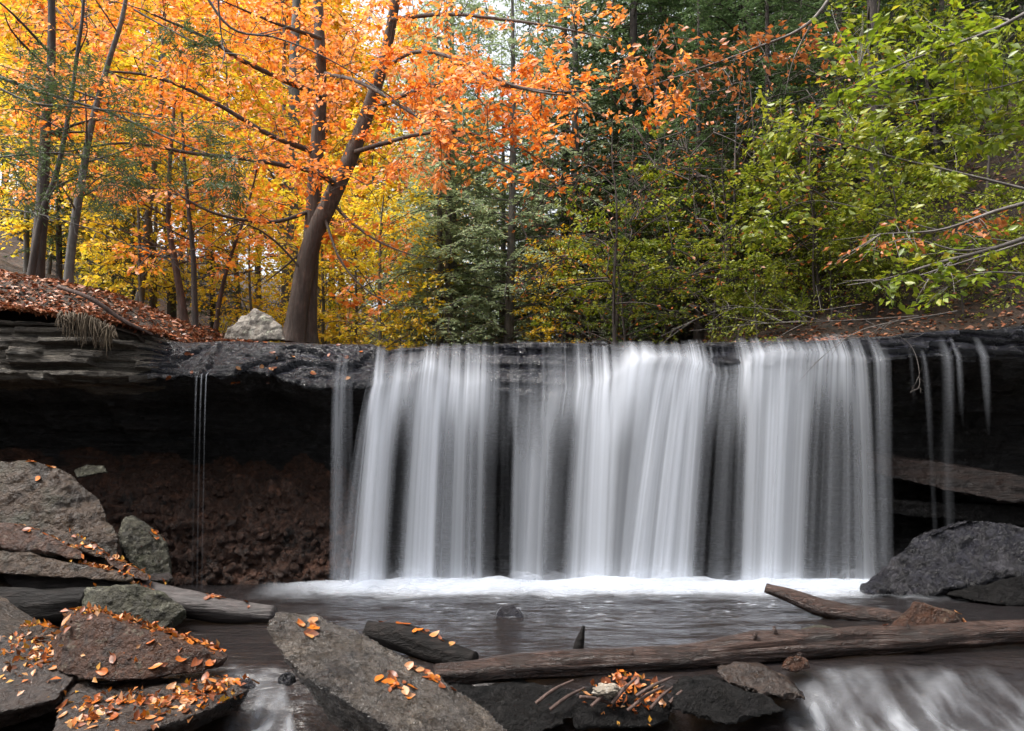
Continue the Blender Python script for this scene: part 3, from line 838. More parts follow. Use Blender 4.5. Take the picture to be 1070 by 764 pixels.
def rock(name, label, pts, mat, cat="rock", voxel=0.035, amp=0.05, seed=0.0, strata=0.0, group=None, kind=None, facet=0.5, cuts=0):
    P = pts.copy() if isinstance(pts, np.ndarray) else np.array([W(*p) for p in pts])
    c = P.mean(0); c[2] = P[:, 2].min()
    bm = bmesh.new()
    for p in P: bm.verts.new(p - c)
    bmesh.ops.convex_hull(bm, input=bm.verts)
    bmesh.ops.delete(bm, geom=[v for v in bm.verts if not v.link_faces], context='VERTS')
    rc = np.random.default_rng(int(seed * 10) + 5)
    for k in range(cuts):                                      # flat broken planes
        nrm = rc.normal(size=3); nrm[1] = -abs(nrm[1]) * 1.2; nrm[2] *= 0.8
        nrm /= np.linalg.norm(nrm)
        pr = np.array([v.co.dot(Vector(nrm)) for v in bm.verts])
        off = pr.min() + (pr.max() - pr.min()) * rc.uniform(.88, .96)
        bmesh.ops.bisect_plane(bm, geom=bm.verts[:] + bm.edges[:] + bm.faces[:], plane_co=Vector(nrm) * off, plane_no=Vector(nrm), clear_outer=True)
        vv = [v.co.copy() for v in bm.verts]
        bm.clear()
        for p in vv: bm.verts.new(p)
        bmesh.ops.convex_hull(bm, input=bm.verts)
        bmesh.ops.delete(bm, geom=[v for v in bm.verts if not v.link_faces], context='VERTS')
    me = remeshed(bm, voxel)
    n = len(me.vertices)
    V = np.zeros(n * 3, np.float32); me.vertices.foreach_get("co", V); V = V.reshape(-1, 3).astype(float)
    N = np.zeros(n * 3, np.float32); me.vertices.foreach_get("normal", N); N = N.reshape(-1, 3).astype(float)
    q = V + seed * 7.7
    chip = np.abs(fbm(q, 1.4, 2, seed))                       # broad planes broken off
    d = amp * (0.7 * fbm(q, 1.1, 3, seed + 2) - facet * 1.3 * np.clip(chip - 0.25, 0, 1) + 0.40 * fbm(q, 4.5, 4, seed + 4) + 0.10 * fbm(q, 15, 3, seed + 6))
    rg = fbm(q * np.array([1, 1, 1.8]), 5.5, 4, seed + 8)
    d += 0.016 * (rg - 0.9 * np.clip(0.12 - np.abs(rg), 0, 1) * 4) + 0.008 * fbm(q, 18, 3, seed + 9)
    if strata:
        lay = (V[:, 2] + 0.25 * V[:, 0] * 0.3 + 0.05 * fbm(q, 1.5, 3)) / 0.07
        li = np.floor(lay); lf = lay - li
        d += strata * (hash1(li) * (1 - smooth(.75, 1, lf)) + hash1(li + 1) * smooth(.75, 1, lf) - 0.5)
    V += N * d[:, None]
    me.vertices.foreach_set("co", V.astype(np.float32).ravel())
    me.polygons.foreach_set("use_smooth", np.ones(len(me.polygons), bool))
    me.materials.clear(); me.materials.append(mat)
    me.name = name
    o = link(name, me, None, Vector(c))
    setprops(o, label, cat, group, kind)
    me.update()
    BV.append(BVHTree.FromPolygons([tuple(v + c) for v in V], [tuple(p.vertices) for p in me.polygons]))
    return o

def slab(front, thick, rise=0.0, shrink=0.85):
    """silhouette (px,py,d) plus the same shape carried back by `thick`"""
    F = np.array([W(*p) for p in front])
    c = F.mean(0)
    B = c + (F - c) * shrink + np.array([thick * c[0] / c[1], thick, rise + 0.7 * thick * (c[2] - EYE) / c[1]])
    return np.vstack([F, B])

# left bank
rock("boulder", "big tilted grey brown boulder at the left edge with leaves caught in its hollow",
     slab([(-70, 500, 10.9), (-10, 482, 10.9), (35, 481, 10.8), (75, 494, 10.7), (108, 522, 10.6), (124, 560, 10.5), (126, 590, 10.4), (60, 612, 10.2), (-70, 612, 10.2)], 1.5, 0.0), M['boulder_grey'], "boulder", 0.03, 0.06, 1.0, cuts=6)
rock("boulder", "small dark ridge of stone lying behind the big left boulder under the overhang",
     slab([(78, 492, 12.3), (90, 486, 12.3), (110, 486, 12.3), (114, 494, 12.2), (80, 500, 12.2)], 0.4), M['boulder_green'], "rock", 0.03, 0.03, 2.0)
rock("rock_slab", "pointed dark olive slab leaning up against the brown talus",
     [(132, 538, 11.6), (128, 545, 11.3), (140, 540, 11.8), (160, 552, 11.7), (176, 568, 11.6), (181, 600, 11.5), (180, 612, 11.3), (150, 612, 11.0), (128, 575, 11.1), (122, 560, 11.3), (135, 600, 11.6), (170, 606, 11.9)], M['boulder_green'], "rock slab", 0.025, 0.022, 3.0, cuts=2)
rock("rock_slab", "long grey slab wedged below the big boulder, sloping down to the right",
     slab([(40, 552, 10.4), (58, 552, 10.4), (84, 562, 10.3), (112, 577, 10.2), (118, 586, 10.15), (98, 581, 10.15), (60, 566, 10.3), (40, 562, 10.4)], 0.3, -0.03), M['boulder_grey'], "rock slab", 0.02, 0.022, 4.0, strata=0.01)
rock("rock_slab", "narrow brown slab with leaves on its edge reaching down to the shore end of the grey log",
     slab([(106, 577, 10.1), (122, 583, 10.05), (157, 602, 9.95), (156, 608, 9.9), (138, 604, 9.95), (112, 590, 10.0)], 0.3, -0.02), M['boulder_brown'], "rock slab", 0.02, 0.02, 4.5)
rock("rock_slab", "brown ledge slab at the left edge topped by a small drift of leaves",
     slab([(-60, 540, 10.1), (20, 549, 10.0), (60, 561, 9.9), (88, 578, 9.9), (86, 586, 9.8), (40, 574, 9.8), (-60, 566, 9.9)], 0.4, 0.0), M['boulder_brown'], "rock slab", 0.022, 0.025, 5.0, strata=0.012)
rock("rock_slab", "lowest flat slab of the left stack, just above the grey log",
     slab([(-60, 572, 9.9), (30, 578, 9.8), (70, 590, 9.75), (110, 595, 9.75), (141, 603, 9.75), (138, 608, 9.7), (70, 604, 9.65), (20, 600, 9.65), (-60, 596, 9.7)], 0.5, 0.0), M['boulder_grey'], "rock slab", 0.022, 0.025, 6.0, strata=0.012)
rock("flat_stone", "thin reddish flat stone lying at the pool edge below the pointed slab",
     slab([(152, 602, 10.9), (180, 600, 10.9), (182, 606, 10.8), (154, 608, 10.8)], 0.4, 0.02), M['slab_red'], "stone", 0.02, 0.015, 7.0)
rock("boulder", "greenish lichen covered boulder in front of the grey log",
     slab([(87, 614, 9.4), (140, 612, 9.4), (170, 620, 9.4), (192, 634, 9.4), (198, 648, 9.35), (180, 660, 9.3), (120, 664, 9.2), (86, 650, 9.2)], 0.55, 0.02), M['boulder_green'], "boulder", 0.022, 0.035, 8.0, facet=0.9, cuts=2)
front_rock = rock("boulder", "long brown boulder with a sloping top covered in orange leaves",
     [(55, 672, 7.7), (74, 645, 7.6), (72, 638, 7.9), (112, 648, 7.5), (160, 661, 7.45), (205, 676, 7.45), (237, 688, 7.5), (238, 683, 7.75), (234, 697, 7.5), (205, 704, 7.35), (150, 710, 7.2), (90, 711, 7.2), (60, 702, 7.35),
      (100, 636, 8.1), (170, 656, 8.0), (225, 676, 7.95), (225, 690, 8.0), (62, 690, 8.0)], M['boulder_brown'], "boulder", 0.02, 0.022, 9.0, facet=0.9)
rock("flat_stone", "low dark stone half buried in leaves at the far left edge",
     slab([(18, 656, 8.2), (40, 653, 8.2), (58, 658, 8.2), (60, 668, 8.1), (20, 670, 8.1)], 0.5), M['boulder_grey'], "stone", 0.025, 0.03, 10.0)
rock("rock_slab", "flat wet slab strewn with leaves in the bottom left corner",
     [(70, 712, 7.4), (150, 706, 7.5), (240, 706, 7.4), (263, 712, 7.3), (262, 720, 7.1), (215, 742, 6.75), (120, 775, 6.3), (50, 780, 6.3), (60, 790, 6.35), (200, 765, 6.8), (250, 740, 7.2)], M['slab_wet'], "rock slab", 0.02, 0.03, 11.0, strata=0.012)
rock("rock_slab", "low brown slab under the leaf drifts at the left edge of the foreground",
     [(-70, 668, 8.4), (10, 662, 8.3), (70, 676, 8.0), (86, 698, 7.5), (60, 730, 6.9), (-70, 760, 6.6), (-70, 780, 6.8), (60, 745, 7.1)], M['slab_wet'], "rock slab", 0.022, 0.04, 11.5, strata=0.015)
center_rock = rock("boulder", "big tilted wet grey boulder in the middle foreground with a shadowed undercut face",
     [(276, 654, 7.0), (288, 638, 7.25), (330, 643, 7.5), (380, 662, 7.4), (420, 682, 7.25), (460, 705, 7.05), (512, 742, 6.75), (540, 775, 6.45),
      (282, 670, 6.85), (310, 700, 6.6), (350, 722, 6.45), (400, 748, 6.25), (450, 790, 6.0),
      (295, 690, 6.95), (345, 752, 6.8), (420, 800, 6.5), (500, 800, 6.5)], M['boulder_wet'], "boulder", 0.02, 0.030, 12.0, facet=0.8)
# right side and pool
rock("boulder", "large dark wrinkled boulder rising from the pool at the right edge",
     slab([(900, 616, 11.9), (925, 594, 11.9), (947, 578, 11.9), (955, 560, 11.95), (985, 546, 12.0), (1008, 540, 12.0), (1045, 546, 11.9), (1090, 556, 11.8), (1130, 590, 11.6), (1100, 600, 11.5), (1030, 606, 11.5), (965, 622, 11.6), (905, 624, 11.75)], 1.3, 0.0, 0.8), M['boulder_dark'], "boulder", 0.03, 0.12, 13.0, facet=0.6, cuts=3)
rock("boulder", "black wedge standing in for the shadowed underside of the right boulder",
     slab([(985, 622, 11.5), (1043, 606, 11.4), (1110, 596, 11.3), (1130, 640, 11.0), (1040, 632, 11.0)], 0.9), M['shade_black_rock'], "rock", 0.035, 0.05, 14.0)  # black shape put in for the shaded overhang of the boulder above
rock("rock_slab", "reddish brown slab tilting out of the dark recess behind the right trickles",
     slab([(896, 470, 13.6), (950, 480, 13.3), (1010, 488, 13.0), (1080, 500, 12.8), (1100, 528, 12.7), (1043, 524, 12.8), (985, 512, 13.0), (930, 500, 13.3), (896, 488, 13.6)], 1.2, 0.0, 0.95), M['slab_red'], "rock slab", 0.035, 0.05, 15.0, strata=0.03)
rock("rock_slab", "narrow dark ledge low in the right recess above the wrinkled boulder",
     slab([(900, 522, 13.6), (960, 524, 13.3), (1020, 530, 13.1), (1090, 528, 12.9), (1090, 552, 12.9), (960, 540, 13.3), (900, 532, 13.6)], 1.2, 0.0, 0.95), M['shade_black_rock'], "rock slab", 0.035, 0.05, 16.0, strata=0.04)
rock("boulder", "brown pyramid shaped boulder sitting behind the right half of the long log",
     slab([(930, 656, 9.2), (940, 645, 9.2), (957, 630, 9.25), (985, 642, 9.2), (1000, 640, 9.2), (1012, 652, 9.2), (1016, 664, 9.1), (930, 664, 9.1)], 0.6, 0.0, 0.7), M['boulder_brown'], "boulder", 0.02, 0.02, 17.0)
rock("stone", "small dark stone breaking the surface in the middle of the pool",
     slab([(518, 640, 10.4), (524, 631, 10.45), (536, 632, 10.4), (545, 640, 10.35), (548, 648, 10.2), (516, 648, 10.2)], 0.3, 0.0, 0.7), M['boulder_dark'], "stone", 0.016, 0.02, 18.0)
rock("stone", "mossy pale topped stone squeezed between the long log and the dark branch",
     slab([(835, 660, 8.9), (850, 654, 8.9), (872, 655, 8.9), (874, 666, 8.85), (836, 668, 8.85)], 0.25, 0.0, 0.8), M['boulder_green'], "stone", 0.018, 0.02, 19.0)
rock("boulder", "long dark wet rock lying under the log just left of the white cascade",
     slab([(745, 700, 7.5), (765, 692, 7.6), (800, 698, 7.5), (830, 716, 7.3), (846, 732, 7.1), (800, 728, 7.1), (760, 716, 7.3)], 0.5, 0.0), M['slab_wet'], "rock", 0.022, 0.05, 20.0, facet=0.8)
rock("boulder", "low black rock in front of the long dark wet rock at the bottom edge",
     slab([(700, 712, 7.2), (735, 706, 7.2), (770, 718, 7.1), (800, 726, 7.0), (820, 742, 6.8), (760, 760, 6.7), (700, 742, 6.9)], 0.5), M['shade_black_rock'], "rock", 0.022, 0.05, 21.0, facet=0.7)
rock("boulder", "rock painted black for the shadow beneath the left end of the long log",
     slab([(470, 716, 7.45), (540, 712, 7.5), (600, 720, 7.4), (615, 745, 7.1), (560, 770, 6.9), (480, 760, 7.0)], 0.3), M['shade_black_rock'], "rock", 0.03, 0.05, 22.0)  # black colour replaces the shade beneath the log
rock("stone", "small black stone in the little cascade beside the leafy slab",
     slab([(250, 712, 7.2), (262, 708, 7.2), (268, 718, 7.15), (252, 722, 7.1)], 0.15), M['boulder_dark'], "stone", 0.015, 0.015, 23.0)
for i, (px, py, d, w, lab) in enumerate([(832, 694, 7.75, 15, "brown stone under the log at the head of the right cascade"), (300, 708, 7.1, 9, "dark stone between the little cascade and the middle boulder"), (232, 716, 7.35, 10, "wet dark stone at the tip of the leafy slab")]):
    rock("stone", lab, slab([(px - w, py + 4, d), (px - w * .6, py - w * .4, d), (px + w * .2, py - w * .6, d), (px + w * .8, py - w * .2, d), (px + w * 1.1, py + 5, d), (px, py + 9, d - .05)], .18, 0, .8), M['boulder_dark'] if i != 0 else M['boulder_brown'], "stone", 0.016, 0.02, 50.0 + i)
# above the lip
rock("boulder", "pale lichen spotted boulder on top of the ledge beside the twin trunk tree",
     slab([(231, 356, 14.2), (238, 344, 14.2), (252, 330, 14.3), (266, 324, 14.3), (285, 331, 14.3), (295, 342, 14.2), (299, 356, 14.1)], 0.8, 0.0, 0.8), M['boulder_pale'], "boulder", 0.03, 0.07, 24.0, facet=0.9)

def rubble():
    cv = cliff.data
    n = len(cv.vertices); co = np.zeros(n * 3, np.float32); cv.vertices.foreach_get("co", co); co = co.reshape(-1, 3)
    tree = BVHTree.FromPolygons([tuple(c) for c in co], [tuple(p.vertices) for p in cv.polygons])
    r = np.random.default_rng(91); mb = MB()
    bm = bmesh.new(); bmesh.ops.create_icosphere(bm, subdivisions=2, radius=1.0)
    v0 = np.array([v.co[:] for v in bm.verts]); f0 = np.array([[v.index for v in f.verts] for f in bm.faces]); bm.free()
    k = 0
    while k < 420:
        px, py = r.uniform(85, 352), r.uniform(505, 612)
        if r.random() > (py - 470) / 140: continue
        d = Vector(((px - 535) / FPX, 1, -(py - HOR) / FPX)).normalized()
        h = tree.ray_cast(Vector((0, 0, EYE)), d)
        if h[0] is None: continue
        s = r.uniform(.03, .10) * (1.5 if r.random() < .12 else 1)
        v = v0 * (1 + .35 * fbm(v0 + k * 3.1, .9, 2))[:, None]
        q = np.clip(v @ np.linalg.qr(r.normal(size=(3, 3)))[0], -.62, .62) * np.array([1.3, .9, .75])
        mb.add(q @ np.linalg.qr(r.normal(size=(3, 3)))[0] * s + np.array(h[0]) + np.array([0, -.2 * s, 0]), None, f0); k += 1
    o = link("rubble", mb.mesh("rubble", M['talus'], False))
    setprops(o, "dark red brown rubble heaped under the overhang left of the fall", "rubble", kind='stuff')
rubble()

# ------------------------------------------------------------------ logs
def log(name, label, path, radpx, mat, n=70, sides=22, rough=0.22, seed=0.0, knots=(), cat="log"):
    P = np.array([W(*p) for p in path])
    rad = np.array([r * p[2] / FPX for r, p in zip(radpx, path)])
    c = P[0].copy()
    C4 = np.hstack([P - c, rad[:, None]])
    C4 = resample(C4, n)
    C4[:, :3] += 0.02 * np.stack([fbm(C4[:, :3], 1.2, 2, seed + k) for k in range(3)], -1)
    mb = MB()
    mb.tube(C4[:, :3], C4[:, 3], sides, rough, True, seed=seed)
    me = mb.mesh(name, mat)
    o = link(name, me, None, Vector(c))
    setprops(o, label, cat, "twigs in the debris" if cat == "twig" else None)
    for kx, (i, dx, dz, ln, r) in enumerate(knots):
        b = C4[int(i * (n - 1)), :3]
        k = MB()
        d = np.array([dx, -0.35, dz]); d /= np.linalg.norm(d)
        pp = b + d * np.linspace(0.0, ln, 6)[:, None]
        k.tube(pp, np.linspace(r * 1.4, r * 0.6, 6), 9, 0.3, True, seed=kx)
        link("branch_stub", k.mesh("branch_stub", mat), o)
    V = np.vstack(mb.V)
    BV.append(BVHTree.FromPolygons([tuple(v + c) for v in V], [tuple(int(i) for i in q) for q in np.vstack(mb.Q)]))
    return o
log("log", "weathered grey log lying along the left shore behind the lichen boulder",
    [(-60, 612, 10.3), (40, 614, 10.2), (110, 618, 10.1), (170, 626, 10.0), (230, 637, 9.95), (286, 642, 9.9)], [20, 17, 17, 15, 13, 8], M['log_grey'], seed=1, rough=0.3)
log("log", "dark broken stump of log at the left edge below the grey log",
    [(-60, 634, 9.8), (20, 634, 9.7), (60, 633, 9.6), (92, 630, 9.6)], [20, 19, 18, 15], M['log_black'], seed=2, rough=0.3)
log("log", "long barkless brown log spanning the foreground from the middle boulder to the right edge",
    [(455, 704, 7.5), (520, 699, 7.7), (600, 693, 7.9), (680, 689, 8.05), (740, 684, 8.15), (800, 677, 8.25), (850, 673, 8.35), (930, 668, 8.5), (1043, 661, 8.7), (1130, 655, 8.8)],
    [10, 13, 14, 13, 14, 16, 15, 13, 12, 11], M['log_brown'], n=150, sides=40, seed=3, rough=0.3,
    knots=[(0.30, 0.2, 0.5, 0.15, 0.022), (0.53, 0.15, 0.8, 0.22, 0.035), (0.585, -0.3, 1.0, 0.27, 0.03), (0.60, 0.3, -0.1, 0.22, 0.04), (0.66, 0.3, 0.6, 0.2, 0.03), (0.80, -0.2, 0.8, 0.2, 0.02)])
log("log", "short black rotten log with a line of leaves on top beside the middle boulder",
    [(385, 657, 8.6), (420, 665, 8.45), (455, 678, 8.25), (495, 692, 8.05)], [9, 15, 14, 9], M['log_black'], n=50, seed=4, rough=0.3)
log("driftwood_branch", "dark curved driftwood branch sticking out of the pool before the right boulder",
    [(800, 614, 10.6), (825, 622, 10.5), (855, 634, 10.3), (885, 640, 10.2), (930, 645, 10.0), (965, 655, 9.8)], [5, 7, 9, 9, 7, 5], M['log_brown'], n=60, seed=5, rough=0.25, cat="branch")
log("stick", "short pointed dark stick standing upright behind the long log",
    [(602, 690, 8.3), (606, 674, 8.3), (611, 655, 8.3)], [6, 5, 1.5], M['log_black'], n=16, sides=8, seed=6, cat="stick")

# ------------------------------------------------------------------ small cascades in the foreground
def cascade(label, pxa, pxb, ya, yb, seed, dens):
    nx, ny = 160, 70
    x0a, x1a = pxa; x0b, x1b = pxb
    t = np.linspace(0, 1, ny)[:, None]
    u = np.linspace(0, 1, nx)[None, :]
    Y = ya + (yb - ya) * t + 0 * u
    X = ((x0a + (x1a - x0a) * u) * (1 - t) + (x0b + (x1b - x0b) * u) * t - 535) * Y / FPX
    p = np.stack([X, Y * 0.3, 0 * X], -1).reshape(-1, 3)
    r1 = fbm(p, 3.5, 5, seed).reshape(X.shape)
    p2 = np.stack([X * 1.2 - Y * 0.8, Y * 0.8, 0 * X], -1).reshape(-1, 3)
    r2 = fbm(p2, 1.5, 3, seed + 3).reshape(X.shape)
    Z = water_z(X, Y) + 0.02 + 0.05 * np.abs(r2) + 0.012 * r1
    steep = (0.25 + 0.75 * smooth(0.15, 0.7, t)) * smooth(0.0, 0.15, t) * smooth(1.0, 0.85, t)
    D = np.clip(dens * (0.12 + 1.0 * np.clip(r1 + 0.35, 0, 1.2)) * steep * smooth(0, .12, u) * smooth(1, .88, u) * (0.6 + 0.8 * np.clip(r2 + .5, 0, 1)), 0, .95)
    o = link("cascade", make_mesh("cascade", np.stack([X, Y, Z], -1).reshape(-1, 3), grid_faces(ny, nx), M['rapid'], {'flow': D.ravel()}))
    setprops(o, label, "cascade")
cascade("white rushing cascade below the right half of the long log", (780, 1090), (860, 1200), 8.05, 6.2, 2.0, 0.62)
cascade("little white cascade squeezing between the leafy slab and the middle boulder", (225, 296), (235, 320), 8.0, 6.5, 6.0, 0.75)

# ------------------------------------------------------------------ trees
def grow(limbs, att, rng_, leaf, twig_r=0.012, leaves_per=14, leaf_len=0.11, bias=0.0, sag=0.06, flat=0.7, wood=None, crown=None, leaf_w=0.55, tiers=None, reach=0.75, sides=4, chunk=60, tint_shift=None):
    """limbs: list of (K x 3 path, radii). Twigs grow from the nearest wood to each attraction point and carry leaves in flat sprays."""
    wood = wood or MB(); crown = crown or MB()
    nodes = np.vstack([P for P, r in limbs])
    d0 = np.min(np.linalg.norm(att[:, None, :] - nodes[None, :, :], axis=2), axis=1) if len(att) * len(nodes) < 6e6 else rng_.random(len(att))
    att = att[np.argsort(d0)]
    lp, ld, ln, lt = [], [], [], []
    for s0 in range(0, len(att), chunk):
        A = att[s0:s0 + chunk]
        D = np.linalg.norm(A[:, None, :] - nodes[None, :, :], axis=2) + bias * np.maximum(0, nodes[None, :, 2] - A[:, None, 2])
        bi = D.argmin(1)
        new = []
        for a, b in zip(A, nodes[bi]):
            v = a - b
            L = np.linalg.norm(v)
            if L < 0.05: continue
            t = np.linspace(0, 1, 6)[:, None]
            mid = b + v * 0.5 + np.array([0, 0, sag * L]) + rng_.normal(0, 0.09 * L, 3)
            P = (1 - t) ** 2 * b + 2 * t * (1 - t) * mid + t * t * a
            wood.tube(P, np.linspace(min(twig_r * (0.6 + 0.7 * L), 0.05), twig_r * 0.3, 6), sides)
            new.append(P[2:5])
            n = max(2, int(leaves_per * (0.6 + 0.8 * rng_.random())))
            tt = (1 - reach) + reach * rng_.random(n)
            tt = tt[:, None]
            pos = (1 - tt) ** 2 * b + 2 * tt * (1 - tt) * mid + tt * tt * a
            h = np.array([v[1], -v[0], 0.0]); hn = np.linalg.norm(h)
            h = h / hn if hn > 1e-4 else np.array([1.0, 0, 0])
            side = np.where(rng_.random(n) < 0.5, -1.0, 1.0)[:, None]
            spread = (rng_.random(n)[:, None] ** 0.7) * min(0.42, 0.42 * L) * (1.15 - 0.7 * (tt - (1 - reach)) / reach)
            f = v / L
            dirs = f * (0.45 + 0.4 * rng_.random((n, 1))) + side * h * 0.9 + rng_.normal(0, 0.22, (n, 3)) - np.array([0, 0, 0.22])
            pos = pos + side * h * spread + f * spread * 0.4 + rng_.normal(0, 0.035, (n, 3)) - np.array([0, 0, 1.0]) * spread * 0.15
            nr = np.array([0, 0, 1.0]) * flat + rng_.normal(0, 1 - flat * 0.55, (n, 3)) * 0.8
            lp.append(pos); ld.append(dirs); ln.append(nr)
            base = rng_.random() if tint_shift is None else tint_shift(a)
            lt.append(np.clip(base * 0.55 + 0.45 * rng_.random(n), 0, 1))
        if new: nodes = np.vstack([nodes] + new)
    if lp:
        pos, dirs, nr, tt = np.vstack(lp), np.vstack(ld), np.vstack(ln), np.concatenate(lt)
        L = leaf_len * (0.65 + 0.6 * rng_.random(len(pos)))
        leaf_batch(crown, pos, dirs, nr, L, L * leaf_w, tt)
    return wood, crown

def limb(path, r0, r1, n=24, sides=8, wood=None, rough=0.05, seed=0):
    P = resample(np.array(path, float), n)
    P = P + 0.03 * np.stack([fbm(P, 0.7, 2, seed + k) for k in range(3)], -1) * np.linspace(0, 1, n)[:, None]
    rad = np.linspace(1, 0, n) ** 0.85 * (r0 - r1) + r1
    if wood is not None: wood.tube(P, rad, sides, rough, seed=seed)
    return P, rad

def trunk_flare(rad, P, k=0.5, h=0.6):
    return rad * (1 + k * np.exp(-(P[:, 2] - P[0, 2]) / h))

def finish_tree(name, label, cat, base, trunks, wood, crown, bark, leafm, group=None):
    e = empty(name, Vector(base))
    setprops(e, label, cat, group)
    for V in trunks:
        V.V = [v - np.asarray(base) for v in V.V]
        link("trunk", V.mesh("trunk", bark), e)
    if wood is not None and wood.n:
        wood.V = [v - np.asarray(base) for v in wood.V]
        link("branches", wood.mesh("branches", bark), e)
    if crown is not None and crown.n:
        crown.V = [v - np.asarray(base) for v in crown.V]
        link("crown", crown.mesh("crown", leafm, False), e)
    return e

def boxpts(n, px, py, d, r, thr=None, sc=0.9):
    out = []
    while len(out) < n:
        q = np.stack([W(r.uniform(*px), r.uniform(*py), r.uniform(*d)) for _ in range(n)])
        if thr is not None:
            k = fbm(q * np.array([1, 1, 1.5]), sc, 2, 3.3) > thr
            q = q[k]
        out.extend(list(q))
    return np.array(out[:n])

def copy_thing(o, loc, rz=0.0, sc=1.0, label=None, group=None):
    c = o.copy(); COL.objects.link(c)
    c.location = loc; c.rotation_euler = (0, 0, rz); c.scale = (sc, sc, sc)
    if label: c["label"] = label
    if group: c["group"] = group
    for ch in o.children:
        k = ch.copy(); COL.objects.link(k); k.parent = c
    return c

# --- the twin trunk beech on the lip
def build_beech():
    r = np.random.default_rng(21)
    D = 17.5
    base = W(312, 356, D); base[2] = ground_h(base[0], base[1]) - 0.1
    t1 = MB(); t2 = MB(); wood = MB()
    A = [W(306, 358, D), W(311, 325, D), W(318, 285, D), W(331, 240, D), W(352, 195, D), W(368, 160, D), (W(384, 118, D)), W(398, 75, D - .3), W(410, 20, D - .6), W(420, -60, D - 1), W(428, -140, D - 1.2)]
    P1 = resample(A, 60); r1 = np.interp(np.linspace(0, 1, 60), [0, 0.15, .4, .6, .8, 1], [.245, .225, .19, .15, .11, .06]); r1 = trunk_flare(r1, P1, .25, .25)
    t1.tube(P1, r1, 20, 0.10, seed=1)
    B = [W(320, 358, D + .35), W(322, 320, D + .3), W(324, 270, D + .3), W(327, 220, D + .3), W(331, 160, D + .3), W(335, 100, D + .2), W(334, 40, D), W(330, -40, D), W(326, -120, D)]
    P2 = resample(B, 60); r2 = np.interp(np.linspace(0, 1, 60), [0, .15, .4, .6, .8, 1], [.23, .20, .17, .145, .11, .05]); r2 = trunk_flare(r2, P2, .25, .25)
    t2.tube(P2, r2, 20, 0.10, seed=2)
    L = []
    def lb(pts, a, b, s=7, n=26):
        L.append(limb([W(*p) for p in pts], a, b, n, s, wood, 0.05, len(L)))
    lb([(352, 195, 17.5), (330, 180, 16.8), (270, 168, 16.2), (200, 160, 15.8), (130, 150, 15.5), (60, 160, 15.2)], .07, .012)
    lb([(335, 100, 17.6), (300, 85, 16.5), (250, 62, 15.5), (215, 40, 14.8), (150, 10, 14.2)], .07, .015)
    lb([(331, 160, 17.8), (280, 140, 17.2), (220, 105, 16.6), (150, 78, 16.2), (70, 75, 16)], .07, .012)
    lb([(327, 220, 17.8), (285, 232, 17.2), (230, 225, 16.8), (185, 205, 16.5), (150, 195, 16.3)], .05, .01)
    lb([(368, 160, 17.5), (400, 150, 16.6), (440, 140, 15.8), (490, 138, 15.2), (540, 160, 14.8)], .06, .01)
    lb([(384, 118, 17.5), (420, 100, 16.4), (470, 86, 15.2), (530, 90, 14.2), (600, 102, 13.4)], .06, .012)
    lb([(398, 75, 17.2), (430, 55, 16), (470, 60, 15), (545, 92, 14), (640, 95, 13.2)], .05, .01)
    lb([(340, 77, 17), (380, 88, 15.6), (450, 130, 14.8), (520, 170, 14.2), (575, 195, 13.8)], .045, .008)
    lb([(345, 210, 17.6), (370, 235, 17.2), (400, 255, 16.8), (440, 270, 16.5)], .045, .008)
    lb([(340, 230, 17.4), (355, 270, 17), (380, 300, 16.8), (420, 325, 16.6)], .035, .007)
    lb([(335, 40, 17.2), (290, 25, 16), (230, 0, 15)], .05, .01)
    lb([(410, 20, 16.8), (470, 15, 15.6), (560, 25, 14.6), (640, 40, 14)], .05, .01)
    lb([(318, 285, 17.4), (285, 250, 17), (250, 235, 16.6), (215, 260, 16.3)], .03, .007)
    lb([(325, 255, 18), (290, 285, 18), (270, 300, 17.8)], .03, .006)
    att = np.vstack([
        boxpts(520, (10, 330), (-30, 215), (14.5, 19.5), r, -0.12),
        boxpts(110, (0, 190), (-30, 130), (14, 18), r, -0.1),
        boxpts(60, (120, 320), (205, 290), (15.5, 19), r, -0.05),
        boxpts(330, (320, 470), (-30, 200), (14.2, 19), r, -0.12),
        boxpts(190, (430, 600), (62, 150), (13, 15.5), r, -0.1),
        boxpts(50, (340, 430), (225, 340), (16.5, 18.5), r),
        boxpts(22, (470, 600), (150, 205), (13.2, 15), r),
        boxpts(45, (560, 720), (50, 130), (12.8, 14.2), r),
        boxpts(35, (450, 650), (-20, 60), (13.5, 16), r)])
    lim = L + [(P1[15:], r1), (P2[15:], r2)]
    tint = lambda a: float(np.clip(0.42 + 0.5 * noise(np.array([a]) * 0.6, 1.0, 4.4)[0] + r.normal(0, .12), 0, 1))
    grow(lim, att, r, None, 0.010, 15, 0.125, 0.15, 0.05, 0.62, wood, crown := MB(), 0.56, tint_shift=tint)
    return finish_tree("beech_tree", "large twin trunk beech with orange leaves standing on the lip by the pale boulder", "tree", base, [t1, t2], wood, crown, M['bark_beech'], M['leaf_orange'])
build_beech()

